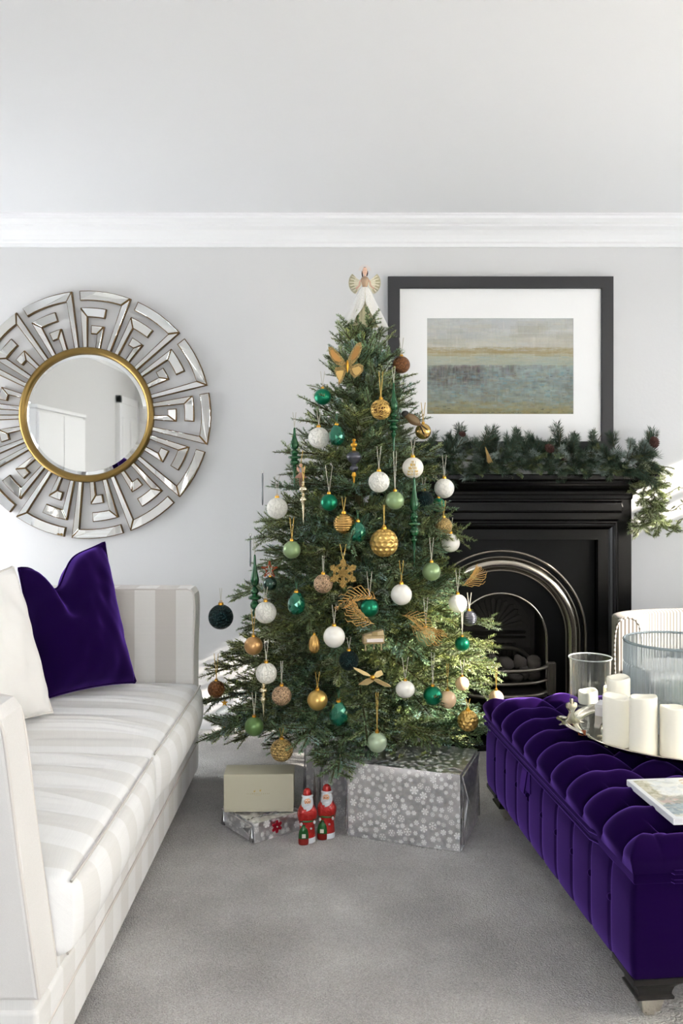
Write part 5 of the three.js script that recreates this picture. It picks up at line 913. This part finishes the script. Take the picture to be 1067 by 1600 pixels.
{ // gold snowflake
  const p = onTree(536, 896, -0.01), k = K(p.z), t = thing('snowflake_ornament', 'gold six-armed snowflake ornament beside the rose gold glitter bauble', 'ornament', p);
  const gm = std({ color: 0xe0b864, metalness: 0.35, roughness: 0.35, map: glitterMap, bumpMap: glitterBump, bumpScale: 0.005 });
  for (let i = 0; i < 6; i++) mesh('arm', mapUV(extrude([[-3.2, 3], [-3.2, 11], [-7.5, 9.5], [-9, 13], [-4, 16], [-5.5, 19], [0, 24], [5.5, 19], [4, 16], [9, 13], [7.5, 9.5], [3.2, 11], [3.2, 3]].map((q) => [q[0] * k, q[1] * k]), 0.003, 0.0012, [], 1).rotateZ(i * PI / 3), (x, y) => [x * 12, y * 12]), gm, t);
  mesh('centre', new THREE.CylinderGeometry(7 * k, 7 * k, 0.006, 6).rotateX(PI / 2).translate(0, 0, 0.002), gm, t);
  mesh('ribbon', merge([bar(V(0, 22 * k, 0), V(-5 * k, 46 * k, 0), 0.0025, 0.0008), bar(V(0, 22 * k, 0.001), V(5 * k, 46 * k, 0), 0.0025, 0.0008)]), RG, t);
}
{ // gold bow low on the tree
  const p = onTree(582, 1058, -0.02), k = K(p.z), t = thing('bow_ornament', 'pale gold butterfly bow lying on a low branch beside the squat white bauble', 'ornament', p);
  const gm = std({ color: 0xe2c78e, metalness: 0.6, roughness: 0.36, side: THREE.DoubleSide, bumpMap: glitterBump, bumpScale: 0.003 });
  for (const w of [[[0, 0], [-8, 7], [-20, 13], [-31, 16], [-28, 12], [-14, 3]], [[0, 0], [-10, -3], [-20, -11], [-22, -14], [-8, -15], [2, -8]], [[0, 0], [6, 9], [14, 11], [17, 4], [8, -1]], [[0, 0], [10, -4], [24, -12], [30, -18], [20, -18], [8, -11], [1, -5]]]) mesh('wing', extrude(w.map((q) => [q[0] * k, q[1] * k]), 0.001, 0.0012, [], 2).rotateX((w[1][1] > 0 ? -0.5 : 0.4)), gm, t);
  mesh('knot', new THREE.SphereGeometry(4 * k, 14, 10).translate(0, 0, 0.006), M.gold, t);
}
{ // small grand piano
  const p = onTree(583, 996, -0.03), k = K(p.z), t = thing('piano_ornament', 'tiny champagne gold grand piano ornament in the middle of the tree', 'ornament', p, 0.15);
  const gm = std({ color: 0xd8c39a, metalness: 0.6, roughness: 0.35, bumpMap: glitterBump, bumpScale: 0.003 }), dk = std({ color: 0xa99468, metalness: 0.6, roughness: 0.4 });
  mesh('case', rbox(33 * k, 12 * k, 14 * k, 0.002, 0, -2 * k, 0), gm, t);
  mesh('keyboard', rbox(26 * k, 5 * k, 6 * k, 0.001, 1 * k, -3 * k, 8 * k), std({ color: 0xe8ddd6, roughness: 0.4, metalness: 0.3 }), t);
  mesh('lid', extrude([[-16, 4], [-4, 8], [15, 12], [16, 4.5]].map((q) => [q[0] * k, q[1] * k]), 12 * k, 0.001, [], 1).translate(0, 0, -6 * k), gm, t);
  mesh('music_stand', rbox(9 * k, 6 * k, 1.5 * k, 0.001, 1 * k, 7 * k, 7.5 * k), dk, t);
  mesh('trim', merge([box(34 * k, 1.2 * k, 15 * k, 0, 4 * k, 0), box(34 * k, 1.2 * k, 15 * k, 0, -8 * k, 0)]), dk, t);
  for (const [x, z] of [[-13, 4], [12, 5], [2, -5]]) mesh('leg', latheSmooth([[0, -20 * k], [1.6 * k, -19 * k], [0.9 * k, -15 * k], [1.7 * k, -8 * k]], 10, 12).translate(x * k, 0, z * k), gm, t);
}
{ // gold fern sprays
  const fern = std({ color: 0xdcb068, metalness: 0.1, roughness: 0.5, side: THREE.DoubleSide });
  const spots = [['gold fern spray rising beside the satin emerald bauble above the piano', 590, 938, 2.45, 46], ['gold fern spray below the white bauble, arching towards the mantel', 628, 962, 0.15, 42], ['gold fern spray drooping above the sage bauble', 640, 975, -0.75, 40], ['gold fern spray spreading over the gold piano', 585, 975, 2.9, 44], ['gold fern spray at the tree edge in front of the steel arch', 722, 915, 0.35, 34]];
  spots.forEach(([label, px, py, dir, len], n) => {
    const p = onTree(px, py, -0.035), k = K(p.z), t = thing('fern_spray', label, 'ornament', p), R = rng(90 + n), g = [], L = len * 1.45 * k, pts = [...Array(9).keys()].map((i) => { const s = i / 8, a = dir + s * 0.7 * (n % 2 ? -1 : 1); return V(Math.cos(a) * L * s, Math.sin(a) * L * s - 0.03 * s * s, 0.02 * s); });
    mesh('stem', tube(pts, 0.0009, 16, 5), fern, t);
    const c = new THREE.CatmullRomCurve3(pts);
    for (let i = 1; i < 13; i++) for (const s of [-1, 1]) { const f = i / 13, a = c.getPoint(f), tg = c.getTangent(f), side = V(-tg.y, tg.x, 0.3 * s).multiplyScalar(s), l = (0.012 + 0.036 * Math.sin(PI * Math.min(1, f + 0.15))) * (0.7 + 0.5 * R()); const b = a.clone().addScaledVector(tg, l * 0.8).addScaledVector(side, l * 0.6), cc = b.clone().addScaledVector(tg, l * 0.25).addScaledVector(side, -l * 0.1).add(V(0, 0, 0.006)); g.push(bar(a, b, 0.002, 0.0008), bar(b, cc, 0.0016, 0.0008)); }
    mesh('fronds', merge(g), fern, t);
  });
}
{ // clip-on bird
  const p = onTree(645, 655, -0.04), k = K(p.z), t = thing('bird_ornament', 'small brown bird ornament with a black head perched near the picture', 'ornament', p);
  mesh('body', weld(latheSmooth([[0, -17], [3.5, -13], [7, -5], [7.4, 2], [5.4, 8], [4.4, 12], [0, 15]].map((q) => [q[0] * k, q[1] * k]), 24, 30)).rotateZ(0.95).translate(-0.002, 0, 0), std({ color: 0x6e5638, roughness: 0.8, bumpMap: glitterBump, bumpScale: 0.003 }), t);
  mesh('head', new THREE.SphereGeometry(5.4 * k, 20, 14).scale(1.1, 0.9, 1).translate(-12 * k, 8.5 * k, 0.002), std({ color: 0x15120f, roughness: 0.6 }), t);
  mesh('beak', new THREE.ConeGeometry(1.3 * k, 5 * k, 8).rotateZ(PI / 2).translate(-19 * k, 8 * k, 0.002), std({ color: 0x2a2018, roughness: 0.5 }), t);
  mesh('wing', weld(new THREE.SphereGeometry(1, 18, 12)).scale(10 * k, 4 * k, 2.4 * k).rotateZ(-0.6).translate(1 * k, -0.5 * k, 6 * k), std({ color: 0x857152, roughness: 0.8 }), t);
  for (const s of [0, 1]) mesh('tail_feather', bar(V(9 * k, -6 * k, 0), V((23 - s * 6) * k, (-17 - s * 6) * k, 0.004 * s), 2.4 * k, 0.0008), std({ color: 0x3c3020, roughness: 0.8 }), t);
}
{ // rose star figure and copper wire star
  const p = onTree(470, 738, -0.01), k = K(p.z), t = thing('fairy_ornament', 'small rose gold fairy ornament with a ruffled skirt beside the champagne finial', 'ornament', p), rose = std({ color: 0xb58a74, metalness: 0.4, roughness: 0.45, bumpMap: glitterBump, bumpScale: 0.003, side: THREE.DoubleSide });
  mesh('skirt', grid(36, 6, (u, v) => { const a = u * 2 * PI, r = (2 + 7 * v) * k * (1 + 0.22 * v * Math.sin(a * 7)); return [r * Math.cos(a), -9 * k * v, r * Math.sin(a)]; }), rose, t);
  mesh('bodice', latheSmooth([[2 * k, -1 * k], [1.8 * k, 3 * k], [2.8 * k, 6 * k], [0.9 * k, 8 * k]], 14, 14), std({ color: 0x8d8a92, metalness: 0.5, roughness: 0.4 }), t);
  mesh('head', weld(latheSmooth([[0.9 * k, 7.5 * k], [2.6 * k, 10 * k], [2.4 * k, 12.6 * k], [0, 14 * k]], 14, 14)), std({ color: 0xd9a98c, roughness: 0.5 }), t);
  for (const s of [-1, 1]) { mesh('leg', tube([V(s * 1.3 * k, -6 * k, 0), V(s * 1.6 * k, -14 * k, 0.002), V(s * 1.2 * k, -22 * k, 0)], 0.0024, 8, 6), rose, t); mesh('wing', extrude([[0, 2], [s * 6, 10], [s * 7, 5], [s * 4, 0]].map((q) => [q[0] * k, q[1] * k]), 0.0008, 0.0005, [], 1).translate(0, 0, -0.006), rose, t); }
  mesh('ribbon', bar(V(0, 14 * k, 0), V(3 * k, 34 * k, 0), 0.0025, 0.0008), RG, t);
  const q = onTree(421, 890, -0.01), w = thing('wire_star', 'small copper wire star ornament above the glossy dark green bauble', 'ornament', q), kk = K(q.z), ring = [...Array(10).keys()].map((i) => { const a = PI / 2 + i * PI / 5, r = (i % 2 ? 5 : 12) * kk; return V(r * Math.cos(a), r * Math.sin(a), 0.003 * (i % 3)); });
  mesh('wire', tube(ring, 0.0022, 60, 6, true), OM.copper, w); mesh('beads', merge(ring.map((v) => new THREE.SphereGeometry(0.0042, 8, 6).translate(v.x, v.y, v.z))), OM.copper, w);
}
{ // slim glass icicles at the outer edge
  const ic = phys({ color: 0x7b7f82, metalness: 0.4, roughness: 0.2, clearcoat: 0.5 });
  for (const [label, px, y0, y1] of [['slender grey icicle rod hanging at the outer edge above a textured white bauble', 410, 740, 790], ['slender grey icicle rod hanging at the outer edge above the green spire', 391, 838, 886]]) {
    const p = onTree(px, y0, 0.0), k = K(p.z), h = (y1 - y0) * k, t = thing('icicle_ornament', label, 'ornament', p); mesh('rod', latheSmooth([[0, -h], [0.0028, -h + 0.004], [0.003, -h / 2], [0.0022, 0], [0, 0.002]], 10, 20), ic, t); mesh('hook', new THREE.TorusGeometry(0.005, 0.0008, 6, 16).translate(0, 0.006, 0), M.silver, t);
  }
  const p = onTree(491, 1006, 0), k = K(p.z), t = thing('pinecone_ornament', 'small bronze ribbed drop ornament next to the white bauble in the middle', 'ornament', p);
  mesh('body', grid(40, 20, (u, v) => { const a = -2 * PI * u, tt = PI * v, r = 8 * k * Math.sin(tt) * (1 + 0.1 * Math.cos(a * 10)) * (1 - 0.2 * Math.cos(tt)); return [r * Math.cos(a), 15 * k * Math.cos(tt), r * Math.sin(a)]; }, true), OM.ribbed, t); mesh('cap', cap, M.gold, t, [0, 3 * k, 0]).scale.setScalar(11 * k);
}

// ================================================================ MANTEL GARLAND
{
  const g = thing('mantel_garland', 'dark green pine garland with frosted sprigs and cones along the mantel shelf', 'garland', V(HX, 1.268, 0.14));
  const pine = [[0.045, 0.085, 0.05], [0.055, 0.1, 0.062], [0.035, 0.068, 0.042], [0.075, 0.115, 0.068]], frost = [[0.3, 0.36, 0.32], [0.22, 0.28, 0.25]];
  function sprig(seed, len, cols, nl, dens) { const R = rng(seed), N = new Needles(), a = V(0, 0, 0); const pp = N.twig(a, V(0, 1, 0), len, R, { color: cols[Math.floor(R() * cols.length)], density: dens, needle: nl, width: 0.002, flat: 0, bend: 0.25 * (R() - 0.3), tip: 0.5 }); for (let i = 0; i < 2; i++) N.twig(pp(0.25 + 0.25 * R()), V(R() - 0.5, 0.9, R() - 0.5), len * 0.55, R, { color: cols[Math.floor(R() * cols.length)], density: dens, needle: nl, width: 0.002, flat: 0 }); return { f: N.foliage(), w: N.stems() }; }
  const stock = []; for (let i = 0; i < 8; i++) stock.push(sprig(500 + i, 0.085 + 0.02 * (i % 3), pine, 0.033, 1150)); for (let i = 0; i < 4; i++) stock.push(sprig(600 + i, 0.08, frost, 0.03, 900)); for (let i = 0; i < 3; i++) stock.push(sprig(620 + i, 0.09, GREEN.map((c) => c.map((x) => x * 0.6)), 0.016, 1000));
  const mats = needleMat(new THREE.Color(1, 1, 1)), R = rng(321);
  mesh('stem', tube([V(-0.62, 0.06, 0), V(-0.3, 0.08, 0.02), V(0.0, 0.06, 0.03), V(0.3, 0.07, 0.02), V(0.58, 0.09, 0.02), V(0.66, 0.04, 0.03)], 0.006, 60, 6), M.twigWood, g);
  for (let i = 0; i < 235; i++) {
    const s = stock[i % 15], x = -0.6 + 1.29 * ((i * 0.618) % 1), m = mesh('sprig', s.w, M.twigWood, g, [x, 0.012 + 0.1 * R(), -0.03 + 0.1 * R()]);
    mesh('needles', s.f, mats, m);
    const up = R(); const d = V((R() - 0.4) * 1.6, up < 0.34 ? 1.1 : up < 0.68 ? 0.35 * R() : -0.5 * R(), up < 0.34 ? (R() - 0.45) * 0.4 : 0.55 + 0.7 * R()).normalize();
    m.quaternion.setFromUnitVectors(V(0, 1, 0), d); m.rotateY(R() * 6.28); m.scale.setScalar(0.85 + 0.4 * R());
  }
  for (let i = 0; i < 34; i++) { const s = stock[12 + i % 3], m = mesh('sprig', s.w, M.twigWood, g, [-0.6 + 1.2 * ((i + R() * 0.8) / 34), 0.02 + 0.03 * R(), 0.06 + 0.03 * R()]); mesh('needles', s.f, mats, m); m.quaternion.setFromUnitVectors(V(0, 1, 0), V((R() - 0.5) * 1.6, -0.12 * R(), 1).normalize()); m.scale.setScalar(0.8 + 0.3 * R()); }
  for (const [px, py] of [[716, 662], [765, 664], [803, 668], [830, 672], [873, 668], [893, 676], [925, 672], [1010, 668], [1018, 676]]) { const b = at(px + 2, py + 42, 0.13), m = mesh('sprig', stock[Math.floor(R() * 8)].w, M.twigWood, g, b.sub(g.position)); mesh('needles', stock[Math.floor(R() * 8)].f, mats, m); m.rotation.set((R() - 0.5) * 0.3, R() * 6, (R() - 0.5) * 0.35); m.scale.setScalar(1.15); }
  // cones
  const coneG = (() => { const l = []; for (let i = 0; i < 60; i++) { const t = i / 60, a = i * 2.39996, r = 0.018 * Math.sin(PI * (0.12 + 0.8 * t)); l.push(new THREE.SphereGeometry(0.0065, 6, 4).scale(1, 0.35, 1.3).rotateX(0.5).translate(0, 0, r).rotateY(a).translate(0, (t - 0.5) * 0.05, 0)); } l.push(new THREE.SphereGeometry(0.013, 10, 8).scale(1, 1.7, 1)); return merge(l); })();
  const coneM = std({ color: 0x4a2a22, roughness: 0.7 });
  for (const [px, py, s, rz] of [[1022, 690, 1, 0.5], [722, 678, 0.6, 1.3], [858, 700, 0.9, 0.9], [880, 714, 0.8, 2]]) mesh('pine_cone', coneG, coneM, g, at(px, py, 0.24).sub(g.position), [0.4, 0, rz]).scale.setScalar(s);
  mesh('straw_bundle', merge([...Array(9).keys()].map((i) => bar(V(0, 0, 0), V(0.006 * (i - 4) * 0.5, -0.075 - 0.004 * (i % 3), 0.004 * (i % 2)), 0.0022, 0.0022))).rotateZ(0.3).translate(...at(758, 698, 0.27).sub(g.position).toArray()), std({ color: 0xa98d58, roughness: 0.8 }), g);
  // light trailing end that hangs past the shelf
  const light = [[0.32, 0.38, 0.17], [0.4, 0.46, 0.22], [0.22, 0.29, 0.12], [0.5, 0.54, 0.38]];
  const trail = thing('hanging_garland', 'pale green trailing garland hanging off the end of the mantel shelf', 'garland', at(1010, 735, 0.2));
  const small = []; for (let i = 0; i < 5; i++) small.push(sprig(700 + i, 0.05 + 0.01 * (i % 2), light, 0.015, 1100));
  const strand = (pts, n, spread) => { const v = pts.map(([x, y, z]) => at(x, y, z).sub(trail.position)), c = new THREE.CatmullRomCurve3(v); mesh('stem', tube(v, 0.0022, 40, 5), M.twigWood, trail); for (let i = 0; i < n; i++) { const p = c.getPoint((i + R()) / n), s = small[i % 5], m = mesh('sprig', s.w, M.twigWood, trail, p); mesh('needles', s.f, mats, m); const d = V((R() - 0.5) * 2, (R() - 0.6) * 1.4, (R() - 0.4) * 1.2).normalize(); m.quaternion.setFromUnitVectors(V(0, 1, 0), d); m.scale.setScalar(spread * (0.7 + 0.6 * R())); } };
  strand([[1008, 720, 0.2], [1018, 742, 0.22], [1022, 770, 0.2], [1020, 800, 0.18], [1036, 825, 0.17]], 80, 1.25);
  strand([[1018, 742, 0.2], [1004, 770, 0.2], [1012, 795, 0.19], [1004, 818, 0.18], [1000, 826, 0.18]], 44, 1.2);
  strand([[1014, 722, 0.2], [1030, 728, 0.2], [1044, 730, 0.2]], 6, 1);
  strand([[1030, 780, 0.17], [1048, 768, 0.15], [1062, 762, 0.13], [1085, 770, 0.12]], 8, 0.55);
  strand([[1036, 825, 0.17], [1050, 830, 0.15], [1062, 812, 0.14], [1085, 812, 0.12]], 9, 0.6);
  strand([[1032, 795, 0.17], [1050, 798, 0.15], [1066, 788, 0.13], [1085, 792, 0.12]], 6, 0.5);
}

renderer.render(scene, camera);
